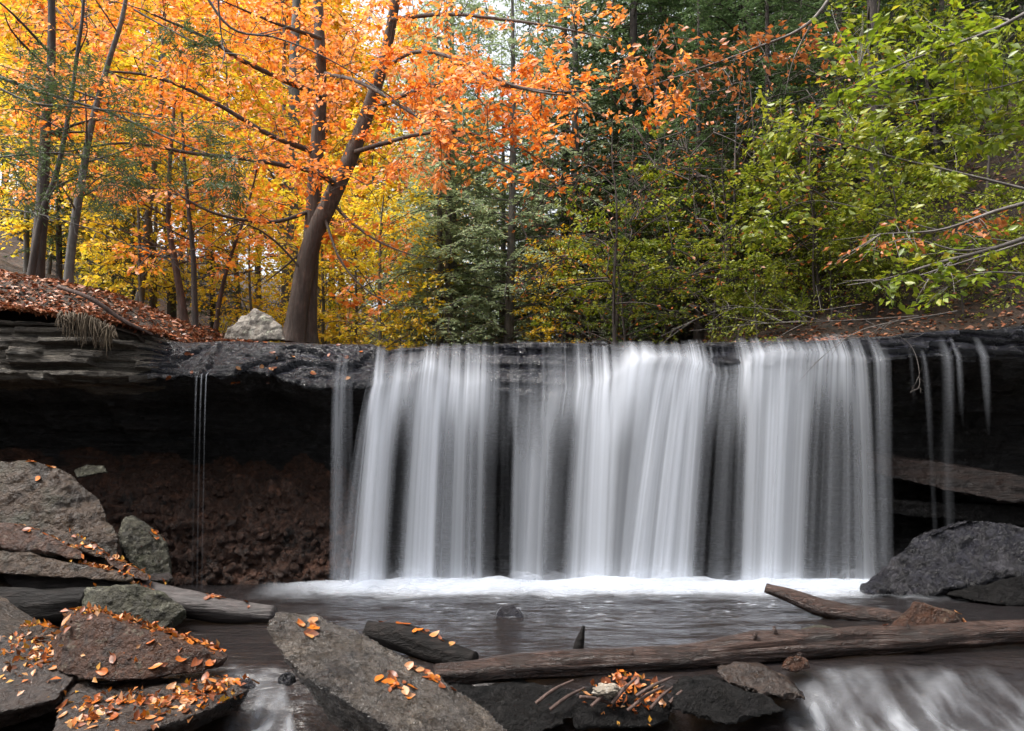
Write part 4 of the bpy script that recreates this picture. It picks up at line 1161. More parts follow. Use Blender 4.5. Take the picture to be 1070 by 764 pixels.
# --- prototypes of ordinary broadleaf trees
def make_broadleaf(name, seed, H, r0, crown_lo, crown_r, natt, lpl, leaf_len, bark, leafm, lean=(0, 0), tiers=0.0, nl=16, top_pow=0.7, clump=-0.16, tier_j=0.13):
    r = np.random.default_rng(seed)
    tr = MB(); wood = MB()
    A = [np.array([0, 0, -0.3])]
    for k in range(1, 7):
        f = k / 6
        A.append(np.array([lean[0] * f ** 1.3 + r.normal(0, 0.02) * H * 0.3, lean[1] * f + r.normal(0, 0.02) * H * 0.3, H * f]))
    P = resample(A, 40)
    rad = np.linspace(1, 0.12, 40) ** 0.9 * r0
    rad = trunk_flare(rad, P, 0.35, 0.3)
    tr.tube(P, rad, 10, 0.08, seed=seed)
    L = []
    for k in range(nl):
        f = crown_lo + (0.97 - crown_lo) * (k + r.random()) / nl
        b = P[int(f * 39)]
        a = k * 2.4 + r.random() * 0.8
        ln = crown_r * (0.55 + 0.5 * math.sin(math.pi * min(1, (f - crown_lo) / (1 - crown_lo) * 0.75 + 0.25))) * (0.75 + 0.4 * r.random())
        up = 0.15 + 0.5 * f * r.random()
        e = b + np.array([math.cos(a) * ln, math.sin(a) * ln, up * ln])
        m = (b + e) / 2 + np.array([0, 0, 0.12 * ln]) + r.normal(0, 0.06 * ln, 3)
        L.append(limb([b, m, e], r0 * 0.32 * (1.1 - 0.6 * f), 0.008, 12, 5, wood, 0, k))
    att = []
    while len(att) < natt:
        f = crown_lo + (1.02 - crown_lo) * r.random() ** top_pow
        g = (f - crown_lo) / (1 - crown_lo)
        rr = crown_r * math.sqrt(max(0.02, 1 - (2 * g - 0.85) ** 2 * 0.78)) * r.random() ** 0.5
        a = r.random() * 2 * math.pi
        z = H * f
        if tiers: z = round(z / tiers) * tiers + r.normal(0, tiers * tier_j)
        c = P[int(min(0.99, f) * 39)]
        p = np.array([c[0] + math.cos(a) * rr, c[1] + math.sin(a) * rr, z - (0.12 * rr if tiers else 0)])
        if noise(np.array([p]) * 0.5, 1.0, seed * 1.7)[0] > clump: att.append(p)
    grow(L + [(P[int(crown_lo * 39):], rad)], np.array(att), r, None, 0.010, lpl, leaf_len, 0.15, 0.05, 0.7, wood, crown := MB(), 0.58)
    return finish_tree(name, "tree", "tree", (0, 0, 0), [tr], wood, crown, bark, leafm)

def make_hemlock(name, seed, H, r0, lo, rmax, nwh, needle, leafm, bark, dead=10, seg=0.16, dens=1.0):
    r = np.random.default_rng(seed)
    tr = MB(); wood = MB(); crown = MB()
    P = resample([np.array([0, 0, -0.3]), np.array([r.normal(0, .1), r.normal(0, .1), H * .5]), np.array([r.normal(0, .15), r.normal(0, .15), H])], 30)
    tr.tube(P, trunk_flare(np.linspace(1, 0.06, 30) * r0, P, .3, .3), 10, 0.08, seed=seed)
    pos, dirs, nr, tt = [], [], [], []
    for k in range(nwh):
        f = lo + (0.99 - lo) * (k + 0.6 * r.random()) / nwh
        b = P[int(f * 29)].copy(); b[2] = H * f
        a = k * 2.39996 + r.normal(0, .35)
        ln = rmax * (1 - (f - lo) / (1.02 - lo)) ** 0.75 * (0.65 + 0.5 * r.random()) + 0.25
        hd = np.array([math.cos(a), math.sin(a), 0])
        e = b + hd * ln + np.array([0, 0, -0.16 * ln])
        m = b + hd * ln * 0.5 + np.array([0, 0, 0.08 * ln])
        LP, _ = limb([b, m, e], r0 * 0.2 * (1.1 - f), 0.006, 12, 4, wood, 0, k)
        sd = np.array([-hd[1], hd[0], 0])
        nt = max(4, int(ln / seg))
        base_t = r.random()
        for q in range(nt):
            u = 0.18 + 0.82 * (q + r.random() * 0.5) / nt
            bp = LP[min(11, int(u * 11))]
            for s in (-1, 1):
                tl = (0.18 + 0.62 * (1 - u) * min(1, u * 4)) * min(1.5, ln) * 0.62 * (0.7 + 0.6 * r.random())
                td = hd * 0.75 + sd * s * 0.8 + np.array([0, 0, -0.18 + r.normal(0, .1)])
                td /= np.linalg.norm(td)
                nn = max(3, int(tl / (needle * 0.42) * dens))
                w = r.random(nn)
                pp = bp + td * (w * tl)[:, None] + np.array([0, 0, -1.0]) * (w ** 2 * tl * 0.22)[:, None]
                ss = np.where(r.random(nn) < .5, -1, 1)[:, None]
                pr = np.cross(td, np.array([0, 0, 1.0]))
                dd = td * 0.75 + pr * ss * 0.75 + r.normal(0, .22, (nn, 3)) - np.array([0, 0, .12])
                pos.append(pp); dirs.append(dd); nr.append(np.array([0, 0, 1.0]) + r.normal(0, .4, (nn, 3))); tt.append(np.clip(base_t * .5 + .5 * r.random(nn), 0, 1))
    for k in range(dead):
        f = lo * (0.25 + 0.75 * r.random()); b = P[int(f * 29)].copy(); b[2] = H * f
        a = r.random() * 6.28; ln = rmax * (0.25 + 0.5 * r.random())
        hd = np.array([math.cos(a), math.sin(a), 0.1])
        limb([b, b + hd * ln * .5 + [0, 0, .1], b + hd * ln - [0, 0, .1 * ln]], 0.018, 0.003, 8, 4, wood, 0, k)
        for q in range(5):
            s = b + hd * ln * (0.3 + 0.6 * r.random()); v = r.normal(0, 1, 3) * np.array([1, 1, .5]); v = v / np.linalg.norm(v) * ln * .35
            limb([s, s + v * .5 + [0, 0, .04], s + v], 0.008, 0.002, 6, 3, wood, 0, q)
    pos, dirs, nr, tt = np.vstack(pos), np.vstack(dirs), np.vstack(nr), np.concatenate(tt)
    L = needle * (0.7 + 0.6 * r.random(len(pos)))
    leaf_batch(crown, pos, dirs, nr, L, L * 0.40, tt, 0.05)
    return finish_tree(name, "tree", "tree", (0, 0, 0), [tr], wood, crown, bark, leafm)

PROTO = {
    'gold': make_broadleaf("maple_tree", 1, 15, .16, .22, 3.4, 620, 15, .17, M['bark_dark'], M['leaf_gold'], (0.8, 0)),
    'yellow': make_broadleaf("maple_tree", 2, 11, .11, .12, 3.0, 520, 14, .16, M['bark_grey'], M['leaf_yellow'], (-0.5, 0.2), tiers=0.7),
    'yellow2': make_broadleaf("young_maple_tree", 3, 6.5, .06, .12, 2.2, 300, 14, .13, M['bark_grey'], M['leaf_yellow'], (0.4, 0), tiers=0.5),
    'orange': make_broadleaf("beech_tree", 4, 14, .16, .25, 3.2, 560, 15, .16, M['bark_grey'], M['leaf_orange'], (0.3, 0), tiers=0.8),
    'lime': make_broadleaf("young_maple_tree", 5, 6.0, .06, .14, 2.7, 150, 22, .13, M['bark_dark'], M['leaf_lime'], (-0.8, -0.3), tiers=1.0, clump=0.06, tier_j=0.05),
    'lime2': make_broadleaf("maple_tree", 6, 10, .10, .15, 3.4, 260, 20, .15, M['bark_dark'], M['leaf_lime'], (-0.8, -0.4), tiers=1.25, clump=0.06, tier_j=0.05),
    'hem': make_hemlock("hemlock_tree", 7, 20, .26, .10, 3.6, 130, .15, M['needle'], M['bark_dark'], 14),
    'hem2': make_hemlock("hemlock_tree", 8, 15, .18, .08, 3.0, 100, .14, M['needle_haze'], M['bark_grey'], 16),
    'hem3': make_hemlock("hemlock_tree", 9, 24, .32, .28, 4.0, 120, .16, M['needle'], M['bark_dark'], 40),
}
for p in PROTO.values():
    p.location = (0, 0, 0)
_used = set()
def plant(kind, px, d, label, sc=1.0, rz=None, group=None, dz=0.0):
    x = xof(px, d)
    z = float(ground_h(np.array([x]), np.array([d]))[0]) - 0.05 + dz
    rz = random.random() * 6.28 if rz is None else rz
    p = PROTO[kind]
    if kind not in _used:
        _used.add(kind)
        p.location = (x, d, z); p.rotation_euler = (0, 0, rz); p.scale = (sc, sc, sc)
        p["label"] = label
        if group: p["group"] = group
        return p
    return copy_thing(p, (x, d, z), rz, sc, label, group)

# bare slender trunks of the left bank
def slim(label, pts, r0, bark, seed, twigs=10, name="young_tree", leafm=None, natt=0):
    r = np.random.default_rng(seed)
    A = [W(*p) for p in pts]
    b = A[0].copy(); b[2] = float(ground_h(np.array([b[0]]), np.array([b[1]]))[0]) - 0.1
    A[0] = b
    tr = MB(); wood = MB(); crown = MB(); single = []
    P = resample(A, 50)
    P += 0.05 * np.stack([fbm(P, 0.5, 2, seed + k) for k in range(3)], -1) * np.linspace(0, 1, 50)[:, None]
    rad = trunk_flare(np.linspace(1, .35, 50) * r0, P, .3, .25)
    tr.tube(P, rad, 10, .10, seed=seed)
    L = [(P[20:], rad)]
    for k in range(twigs):
        s = P[int(49 * (0.25 + .75 * r.random()))]
        a = r.random() * 6.28; ln = 0.6 + 1.6 * r.random()
        v = np.array([math.cos(a), math.sin(a) * .7, .25 + .3 * r.random()]) * ln
        tw = MB()
        L.append(limb([s, s + v * .5 + r.normal(0, .08, 3), s + v + [0, 0, -.1 * ln]], r0 * .25, .004, 10, 4, tw, 0, k))
        single.append(tw)
    if natt:
        att = P[20:][r.integers(0, 30, natt)] + r.normal(0, 1.0, (natt, 3)) * np.array([1, .8, .5])
        grow(L, att, r, None, .008, 12, .12, .1, .05, .7, wood, crown)
    e = finish_tree(name, label, "tree", b, [tr], wood, crown, bark, leafm)
    for tw in single:
        tw.V = [v - b for v in tw.V]
        link("branch", tw.mesh("branch", bark), e)
    return e

slim("stout dark trunk at the far left edge above the leafy bank", [(36, 300, 15), (42, 240, 15), (48, 160, 15), (52, 60, 15), (55, -60, 15)], .15, M['bark_dark'], 31, 8)
slim("crooked dark stem leaning right from the left edge, crossing the stout trunk", [(30, 298, 14.4), (44, 225, 14.4), (60, 180, 14.4), (72, 120, 14.4), (85, 30, 14.4), (92, -50, 14.4)], .065, M['bark_dark'], 32, 8)
slim("slim grey stem on the leafy bank leaning right up to the top of the frame", [(70, 298, 14.8), (76, 250, 14.8), (86, 190, 14.8), (96, 130, 14.8), (112, 70, 14.8), (128, 15, 14.8), (140, -50, 14.8)], .09, M['bark_grey'], 33, 12)
slim("pale straight stem with a fork behind the low end of the leafy bank", [(143, 345, 19), (149, 290, 19), (153, 240, 19), (160, 180, 19), (166, 120, 19), (170, 40, 19)], .11, M['bark_grey'], 34, 12, leafm=M['leaf_gold'], natt=40)
slim("grey brown stem right beside the pale forked stem", [(160, 348, 20.5), (160, 300, 20.5), (158, 250, 20.5), (150, 190, 20.5), (140, 120, 20.5)], .11, M['bark_brown'], 35, 8, leafm=M['leaf_gold'], natt=40)
slim("thin stem bowing left with a kink low down, beside the darkest stem", [(194, 350, 18), (189, 310, 18), (182, 270, 18), (176, 230, 18), (178, 180, 18), (182, 100, 18)], .10, M['bark_brown'], 36, 8, leafm=M['leaf_orange'], natt=30)
slim("darkest upright stem between the leafy bank and the pale boulder", [(204, 350, 17), (203, 300, 17), (201, 250, 17), (196, 200, 17), (190, 120, 17)], .075, M['bark_dark'], 37, 14)
slim("thin stem slanting right just left of the pale boulder", [(224, 350, 18.5), (230, 310, 18.5), (240, 270, 18.5), (256, 225, 18.5), (270, 160, 18.5)], .06, M['bark_brown'], 38, 8, leafm=M['leaf_gold'], natt=30)
slim("pale grey trunk standing behind the twin trunk beech on its left", [(300, 352, 26), (303, 280, 26), (305, 200, 26), (307, 100, 26), (309, 20, 26), (310, -60, 26)], .30, M['bark_grey'], 39, 6)
slim("dark stout trunk on the steep right slope among the yellow green leaves", [(934, 340, 16.5), (928, 290, 16.5), (922, 230, 16.5), (916, 160, 16.5), (912, 60, 16.5), (908, -60, 16.5)], .24, M['bark_dark'], 40, 14)
slim("slender dark trunk on the slope near the middle of the right wood", [(712, 345, 20), (706, 300, 20), (698, 240, 20), (690, 160, 20), (684, 60, 20)], .11, M['bark_dark'], 41, 16)
slim("bare forked dark stem right of centre rising from the far side of the lip", [(612, 350, 21), (604, 300, 21), (596, 250, 21), (600, 190, 21)], .07, M['bark_dark'], 42, 20)
slim("thin leaning stem low on the right slope", [(780, 345, 18), (772, 300, 18), (768, 260, 18), (775, 190, 18)], .06, M['bark_brown'], 43, 18)

G1 = "autumn trees crowding the left wood"
left_list = [('gold', 40, 24, 1.0, "golden tree behind the stout dark trunk at the left edge"),
    ('yellow', 105, 22, 1.0, "yellow tree with layered leaves just beyond the leafy bank"),
    ('gold', 180, 27, 1.05, "tall golden tree behind the cluster of slim stems"),
    ('yellow', 250, 25, .95, "yellow tree with layered leaves behind the pale boulder"),
    ('yellow2', 150, 18.5, .8, "low yellow sapling at the end of the leafy bank"),
    ('yellow2', 262, 19.5, .75, "low yellow sapling directly behind the pale boulder"),
    ('yellow2', 392, 20, .9, "yellow sapling right of the twin trunk beech"),
    ('orange', 300, 32, 1.15, "tall orange tree far behind the twin trunk beech"),
    ('orange', 90, 31, 1.2, "tall orange tree deep in the wood behind the yellow tree by the bank"),
    ('gold', 350, 36, 1.2, "golden tree far back, right of the twin trunk beech"),
    ('yellow', 400, 30, 1.0, "yellow tree behind the beech's right hand lower boughs")]
for k, px, d, s, lab in left_list: plant(k, px, d, lab, s, group=G1)
for i, (k, px, d, s) in enumerate([('gold', 20, 38, 1.3), ('yellow', 60, 40, 1.4), ('gold', 130, 42, 1.3), ('orange', 200, 44, 1.3), ('gold', 270, 46, 1.35), ('yellow', 330, 48, 1.4), ('gold', -20, 50, 1.5), ('orange', 110, 56, 1.6), ('gold', 220, 60, 1.7), ('yellow', 380, 56, 1.5), ('yellow', 440, 62, 1.6), ('gold', 310, 70, 1.8), ('gold', 500, 70, 1.8), ('orange', 460, 74, 1.6)]):
    plant(k, px, d, "autumn coloured tree in the hazy back rows of the left wood", s, group="back rows of the left wood")
G2 = "hemlocks of the middle and right slope"
hem_list = [('hem2', 470, 21, .8, "hemlock painted pale as in haze, nearest the orange boughs at the centre"), ('hem2', 530, 20.5, .85, "hemlock painted hazy grey green behind the middle of the lip"),
    ('hem', 590, 23, .8, "tall dark hemlock right of the haze-painted central one"), ('hem2', 640, 24, 1.05, "hemlock painted hazy pale green above the right half of the main fall"),
    ('hem3', 690, 27, 1.0, "high crowned hemlock with bare dead lower boughs on the right slope"), ('hem2', 440, 34, 1.1, "hemlock painted pale as in haze, far back by the gap of bright sky"),
    ('hem3', 780, 24, .9, "hemlock with many dead twigs above the right slope of leaf litter"), ('hem', 880, 26, .9, "dark hemlock behind the dark stout right trunk"), ('hem3', 1000, 22, .9, "hemlock closing the wood at the right edge")]
for k, px, d, s, lab in hem_list: plant(k, px, d, lab, s, group=G2)
for i, (k, px, d, s) in enumerate([('hem', 500, 42, 1.1), ('hem', 560, 46, 1.2), ('hem2', 620, 44, 1.4), ('hem', 680, 42, 1.1), ('hem3', 740, 38, 1.0), ('hem', 820, 36, 1.0), ('hem3', 900, 38, 1.0), ('hem', 960, 34, .9), ('hem', 1040, 32, .9), ('hem', 730, 52, 1.2), ('hem', 640, 58, 1.3), ('hem2', 560, 64, 1.6), ('hem', 1080, 24, .9), ('hem', 850, 48, 1.1), ('hem2', 480, 56, 1.3)]):
    plant(k, px, d, "dark hemlock in the back rows on the upper right slope", s, group="back rows of hemlocks")
G3 = "yellow green understory trees on the right"
for k, px, d, s, lab in [('lime', 640, 17.5, .75, "small lime tree with flat leaf layers right of the lip's middle"), ('lime', 700, 19, .9, "lime sapling beside the slender dark trunk"),
    ('lime', 760, 17, .7, "low lime sapling just above the lip where the fall pours brightest"),
    ('lime2', 900, 17.5, .7, "yellow green maple left of the dark stout trunk"), ('lime', 860, 15.8, .75, "yellow green sapling overhanging the lip near its right end"),
    ('lime2', 980, 18, .8, "yellow green maple on the slope at the right edge"), ('yellow2', 590, 19.5, .6, "small yellow sapling above the stepped rock in the middle of the lip"),
    ('lime', 440, 24, .9, "lime sapling beyond the lip right of the beech")]:
    plant(k, px, d, lab, s, group=G3)

PROTO['twiggy'] = make_broadleaf("bare_shrub", 12, 4.2, .035, .08, 1.9, 260, 2, .08, M['bark_dark'], M['leaf_rust'], (0.4, 0), nl=12)
PROTO['twiggy']["category"] = "shrub"
PROTO['shrub'] = make_broadleaf("leafy_shrub", 13, 2.6, .03, .05, 1.5, 170, 12, .10, M['bark_dark'], M['leaf_lime'], (0.2, 0), nl=10)
PROTO['shrub']["category"] = "shrub"
r_ = np.random.default_rng(77)
for i in range(11):
    plant('yellow2', r_.uniform(-10, 430), r_.uniform(21, 36), "yellow sapling in the thick low growth of the left wood", r_.uniform(.8, 1.5), group="yellow saplings under the left wood")
for i in range(10):
    plant('gold', r_.uniform(-30, 420), r_.uniform(34, 52), "golden tree filling the far middle rows of the left wood", r_.uniform(.9, 1.3), group="far golden trees of the left wood")
for i, (px, d, sc) in enumerate([(655, 16.2, .5), (742, 15.6, .45), (790, 17.5, .7), (850, 15.6, .5), (940, 15.2, .5), (985, 16.8, .8), (1030, 15.4, .7)]):
    plant('lime', px, d, "yellow green sapling in layered sprays on the right slope", sc, group="saplings of the right wood")
for i in range(9):
    plant('twiggy', 640 + 400 * (i + r_.random()) / 13, r_.uniform(14.8, 21), "leafless twiggy shrub on the leaf strewn right slope", r_.uniform(.7, 1.4), group="bare shrubs on the right slope")
for k, (px, d, sc) in enumerate([(62, 21, .34), (118, 23, .4), (140, 20, .22), (222, 24, .36), (90, 27, .5)]):
    plant('hem', px, d, "small dark young hemlock in the shade of the left wood", sc, group="young hemlocks in the left wood")
for i in range(26):
    px_ = 440 + 640 * (i + r_.random()) / 26
    plant('hem2' if px_ < 640 else 'hem', px_, r_.uniform(20, 40), "hemlock in the dense middle rows on the right slope", r_.uniform(.55, 1.0), group="middle rows of hemlocks")
for i in range(20):
    plant('shrub', 760 + 310 * (i + r_.random()) / 20, r_.uniform(14.2, 17.5), "low yellow green shrub covering the right slope above the lip", r_.uniform(.35, .75), group="low shrubs on the right slope")
for i in range(9):
    plant('shrub', 600 + 440 * (i + r_.random()) / 10, r_.uniform(15.5, 24), "low yellow green shrub on the forest floor behind the lip", r_.uniform(.6, 1.1), group="low shrubs behind the lip")

for i, (x, y, sc, kd) in enumerate([(-9, -4, .8, 'hem'), (-13, 2, .8, 'hem'), (-11, -13, 1.0, 'hem'), (8, -10, .9, 'hem'), (11, -3, .9, 'hem'), (14, 4, .8, 'hem'), (12, -16, 1.0, 'hem'), (-16, -7, 1.0, 'hem'), (-8, -24, 1.1, 'hem'), (9, -25, 1.1, 'hem'), (17, -9, 1.0, 'hem')]):  # unseen hemlocks behind the camera, added to darken the front sky
    copy_thing(PROTO[kd], (x, y, float(min(9, bed_h(np.array([float(x)]), np.array([float(y)]))[0])) - .1), r_.random() * 6.28, sc, "unseen hemlock added downstream of the pool to shade the view", "added shade trees downstream of the pool")

for i in range(16):
    plant('hem', 610 + 450 * (i + r_.random()) / 16, r_.uniform(17.5, 23), "small dark hemlock behind the yellow green sprays of the right slope", r_.uniform(.28, .5), group="small hemlocks on the right slope")

# --- boughs that reach into the picture from trees outside it
def bough(name, label, limbs_px, atts, leafm, leaf_len, lpl, seed, bark='twig_grey', r0=.03, flat=.6, leaf_w=.55, cat="branch", thr=None):
    r = np.random.default_rng(seed)
    wood = MB(); crown = MB()
    L = []
    for i, pts in enumerate(limbs_px):
        L.append(limb([W(*p) for p in pts], r0 if i == 0 else r0 * .5, .004, 30, 6, wood, .04, seed + i))
    base = L[0][0][0].copy()
    if len(atts):
        att = np.vstack([boxpts(n, a, b, c, r, thr, 1.1) for n, a, b, c in atts])
        grow(L, att, r, None, .006, lpl, leaf_len, .05, .03, flat, wood, crown, leaf_w)
    e = empty(name, Vector(base)); setprops(e, label, cat)
    for nm, mb, mt in (("stem", wood, M[bark]), ("leaves", crown, leafm)):
        if mb.n:
            mb.V = [v - base for v in mb.V]
            link(nm, mb.mesh(nm, mt, nm == "stem"), e)
    return e
bough("leafy_bough", "bough of large bright green leaves hanging in at the top right corner",
      [[(1130, -20, 10.5), (1040, 30, 10.6), (960, 60, 10.7), (880, 95, 10.9)], [(1130, 60, 10.3), (1050, 90, 10.5), (960, 105, 10.7), (900, 112, 10.8)], [(1120, 150, 11), (1050, 140, 11), (970, 150, 11.2)]],
      [(52, (865, 1060), (5, 75), (10.2, 11.8)), (42, (880, 1070), (70, 125), (10.2, 11.5)), (18, (960, 1080), (120, 160), (10.4, 11.4))], M['leaf_green'], .15, 12, 61)
bough("leafy_bough", "yellow green bough in flat layers below the bright green corner bough",
      [[(1120, 210, 13.5), (1000, 180, 13.6), (880, 150, 13.8), (790, 120, 14)], [(1110, 260, 13.5), (980, 240, 13.6), (860, 210, 14), (800, 225, 14)]],
      [(34, (800, 980), (95, 150), (13, 14.6)), (40, (790, 1000), (150, 200), (13, 14.6)), (34, (780, 960), (200, 260), (13, 14.6))], M['leaf_lime'], .14, 15, 62, thr=.12)
bough("leafy_bough", "low bough with green and rusty leaves reaching in at the right edge above the ledge",
      [[(1140, 225, 9.6), (1043, 258, 9.7), (980, 275, 9.8), (930, 290, 9.9), (885, 298, 10)], [(1043, 258, 9.7), (1000, 262, 9.8), (950, 250, 9.9), (905, 262, 10)], [(1120, 290, 9.6), (1030, 285, 9.7), (990, 300, 9.8)]],
      [(26, (915, 1010), (258, 322), (9.5, 10.1)), (12, (1000, 1060), (235, 300), (9.5, 10.1))], M['leaf_green'], .12, 9, 63)
bough("leafy_bough", "sparse twigs of withered rust leaves at the right edge over the green low bough",
      [[(1120, 200, 9.5), (1043, 220, 9.6), (985, 240, 9.7), (920, 245, 9.8)]],
      [(16, (870, 960), (230, 280), (9.5, 10)), (18, (985, 1060), (205, 250), (9.4, 9.9))], M['leaf_rust'], .09, 6, 64)
bough("leafy_bough", "hanging twigs of withered orange brown leaves at the top right of centre",
      [[(900, -60, 12), (850, 20, 12), (790, 50, 12.1), (720, 75, 12.2), (660, 95, 12.3)], [(850, 20, 12), (830, 60, 12), (820, 100, 12.1)]],
      [(40, (690, 790), (25, 105), (11.7, 12.6)), (24, (790, 890), (20, 70), (11.7, 12.4)), (14, (640, 700), (50, 110), (11.8, 12.6))], M['leaf_rust'], .12, 8, 65, flat=.2)
bough("hemlock_bough", "hemlock sprays drooping across the upper left in front of the orange leaves",
      [[(-60, 60, 12), (40, 95, 12), (120, 120, 12.1), (190, 150, 12.2), (245, 168, 12.3)], [(-50, 170, 11.8), (60, 160, 12), (130, 175, 12)], [(140, 10, 12), (190, 38, 12), (225, 52, 12)]],
      [(190, (0, 150), (80, 230), (11.3, 12.8)), (90, (130, 262), (125, 200), (11.6, 12.8)), (34, (165, 232), (22, 62), (11.7, 12.3)), (40, (20, 110), (50, 100), (11.3, 12.6)), (20, (210, 262), (180, 225), (12, 12.6))],
      M['needle_mid'], .07, 34, 66, 'bark_grey', .03, .7, .26)
def bare(label, limbs_px, seed, r0=.02, n=14, spread=.5):
    r = np.random.default_rng(seed)
    wood = MB(); Ls = []
    for i, pts in enumerate(limbs_px):
        Ls.append(limb([W(*p) for p in pts], r0 * (.75 if i == 0 else .5), .002, 30, 6, wood, .05, seed + i))
    for k in range(n):
        P = Ls[r.integers(0, len(Ls))][0]
        i = r.integers(6, 28); s = P[i]; t = P[min(29, i + 1)] - P[i]; t /= np.linalg.norm(t) + 1e-9
        v = t * .8 + r.normal(0, .5, 3); v = v / np.linalg.norm(v) * spread * (.4 + r.random())
        limb([s, s + v * .5 + r.normal(0, .03, 3), s + v], r0 * .35, .002, 8, 4, wood, 0, k)
    base = Ls[0][0][0].copy()
    wood.V = [v - base for v in wood.V]
    o = link("bare_branch", wood.mesh("bare_branch", M['twig_grey']), None, Vector(base))
    return setprops(o, label, "branch")
bare("long bare grey branch arching across the orange leaves at upper left", [[(-40, 70, 11.5), (27, 105, 11.6), (80, 112, 11.7), (140, 118, 11.8), (200, 125, 12), (290, 135, 12.2)]], 71, .025)
bare("bare branch entering at the left edge and dipping toward the leafy bank", [[(-30, 215, 12), (30, 222, 12), (80, 235, 12), (140, 258, 12.1), (200, 275, 12.2)]], 72, .02)
bare("thick dark bare branch coming down from the top edge above the beech", [[(200, -30, 11), (240, 28, 11.2), (290, 40, 11.4), (345, 62, 11.6), (400, 95, 12), (450, 130, 12.3)], [(228, 0, 11), (232, 40, 11.2), (238, 64, 11.2)]], 73, .03)
bare("tangle of bare silvery twigs lying over the right part of the lip", [[(1000, 325, 12.4), (900, 345, 12.2), (850, 380, 12.1)], [(960, 330, 12.4), (880, 335, 12.3), (800, 338, 12.5), (720, 345, 12.8)], [(900, 318, 12.6), (840, 325, 12.7), (760, 322, 12.9), (690, 352, 13)]], 74, .012, 26, .6)
bare("bare grey branch slanting in at the right edge above the lip", [[(1130, 235, 10.3), (1043, 262, 10.4), (985, 280, 10.5), (940, 292, 10.6), (880, 294, 10.8)], [(1043, 262, 10.4), (1000, 270, 10.5), (960, 300, 10.5)]], 75, .02, 12, .5)
bare("curl of dead twig hanging over the lip at the right", [[(905, 335, 12.2), (950, 360, 12.1), (960, 400, 12.0), (950, 410, 12.0)]], 76, .007, 8, .25)

# ------------------------------------------------------------------ roots and moss hanging over the left ledge
def build_roots():
    r = np.random.default_rng(5)
    mb = MB()
    for k in range(170):
        px = r.uniform(62, 122); d = 12.05 + 0.35 * (px - 40) / 80
        a = W(px, np.interp(px, [60, 90, 122], [328, 330, 345]) + r.uniform(-3, 3), d + r.uniform(-.12, .05))
        ln = r.uniform(.12, .5) * np.interp(px, [60, 85, 110, 122], [.6, 1, 1.0, .5])
        t = np.linspace(0, 1, 5)[:, None]
        P = a + t * np.array([r.normal(0, .05), -.06, -ln]) + t * (1 - t) * np.array([r.normal(0, .05), -.12, 0])
        mb.tube(P, np.linspace(.012, .004, 5), 4, a=r.random())
    base = np.vstack(mb.V).mean(0)
    mb.V = [v - base for v in mb.V]
    o = link("hanging_roots", mb.mesh("hanging_roots", M['root']), None, Vector(base))
    setprops(o, "fringe of dead roots and moss hanging over the left ledge", "roots", kind='stuff')
build_roots()
log("root", "thin exposed root running down the leafy left bank", [(60, 300, 12.6), (95, 312, 12.5), (130, 335, 12.6), (160, 350, 12.8)], [2, 2.4, 2, 1.2], M['bark_brown'], n=40, sides=8, seed=8, cat="root")

# ------------------------------------------------------------------ fallen leaves
def leaf_mesh(seed):
    r = np.random.default_rng(seed)
    nu, nv = 7, 5
    u = np.linspace(0, 1, nu); v = np.linspace(-1, 1, nv)
    wprof = np.sin(np.pi * u ** 0.8) ** 0.8 * (1 - 0.15 * u)
    V = []
    c1, c2 = r.uniform(-.25, .55), r.uniform(-.2, .5)
    for i in range(nu):
        for j in range(nv):
            x = u[i] - .5; y = .30 * max(wprof[i], .015) * v[j]
            z = c2 * y * y * 2.2 + c1 * x * x * .6 + .05 * abs(v[j]) * (1 if c2 < .1 else 0)
            V.append((x, y, z))
    V = np.array(V)
    V[:, 2] -= V[:, 2].min() - 0.02
    return make_mesh("fallen_leaf", V, grid_faces(nu, nv), M['fallen'], {'tint': np.full(len(V), r.random()) + r.normal(0, .06, len(V))})
LEAVES = [leaf_mesh(100 + k) for k in range(16)]
def drop(x, y, top=6.0):
    best = None
    for b in BV:
        h = b.ray_cast(Vector((x, y, top)), Vector((0, 0, -1)))
        if h[0] is not None and (best is None or h[0].z > best[0].z): best = (h[0], h[1])
    return best
def put_leaf(p, nrm, size, label, group):
    o = bpy.data.objects.new("fallen_leaf", LEAVES[random.randrange(len(LEAVES))])
    z = (Vector(nrm) + Vector((random.gauss(0, .22), random.gauss(0, .22), 0.1))).normalized()
    x = Vector((random.gauss(0, 1), random.gauss(0, 1), random.gauss(0, .2)))
    x = (x - z * x.dot(z)).normalized()
    y = z.cross(x)
    m = Matrix((x, y, z)).transposed().to_4x4()
    m.translation = Vector(p) + z * 0.004
    o.matrix_world = m @ Matrix.Diagonal((size, size, size, 1))
    COL.objects.link(o)
    setprops(o, label, "leaf", group)
def strew(n, pts, label, spread=.06, size=(.06, .15), group="fallen leaves on the foreground rocks", lie=.5):
    """pts: (px, py, d) markers the leaves gather round"""
    k = 0; tries = 0
    while k < n and tries < n * 12:
        tries += 1
        i = random.randrange(len(pts) - 1) if len(pts) > 1 else 0
        a = W(*pts[i]); b = W(*pts[min(i + 1, len(pts) - 1)])
        t = random.random()
        q = a * (1 - t) + b * t
        x, y = q[0] + random.gauss(0, spread), q[1] + random.gauss(0, spread * 1.3)
        h = drop(x, y, q[2] + .5)
        if h is None or h[1].z < lie or abs(h[0].z - q[2]) > .45: continue
        put_leaf(h[0], h[1], random.uniform(*size), label, group); k += 1
strew(72, [(85, 640, 7.95), (120, 646, 7.95), (160, 657, 7.85), (200, 670, 7.8), (232, 684, 7.75)], "orange fallen leaf in the drift on top of the long brown boulder", .11)
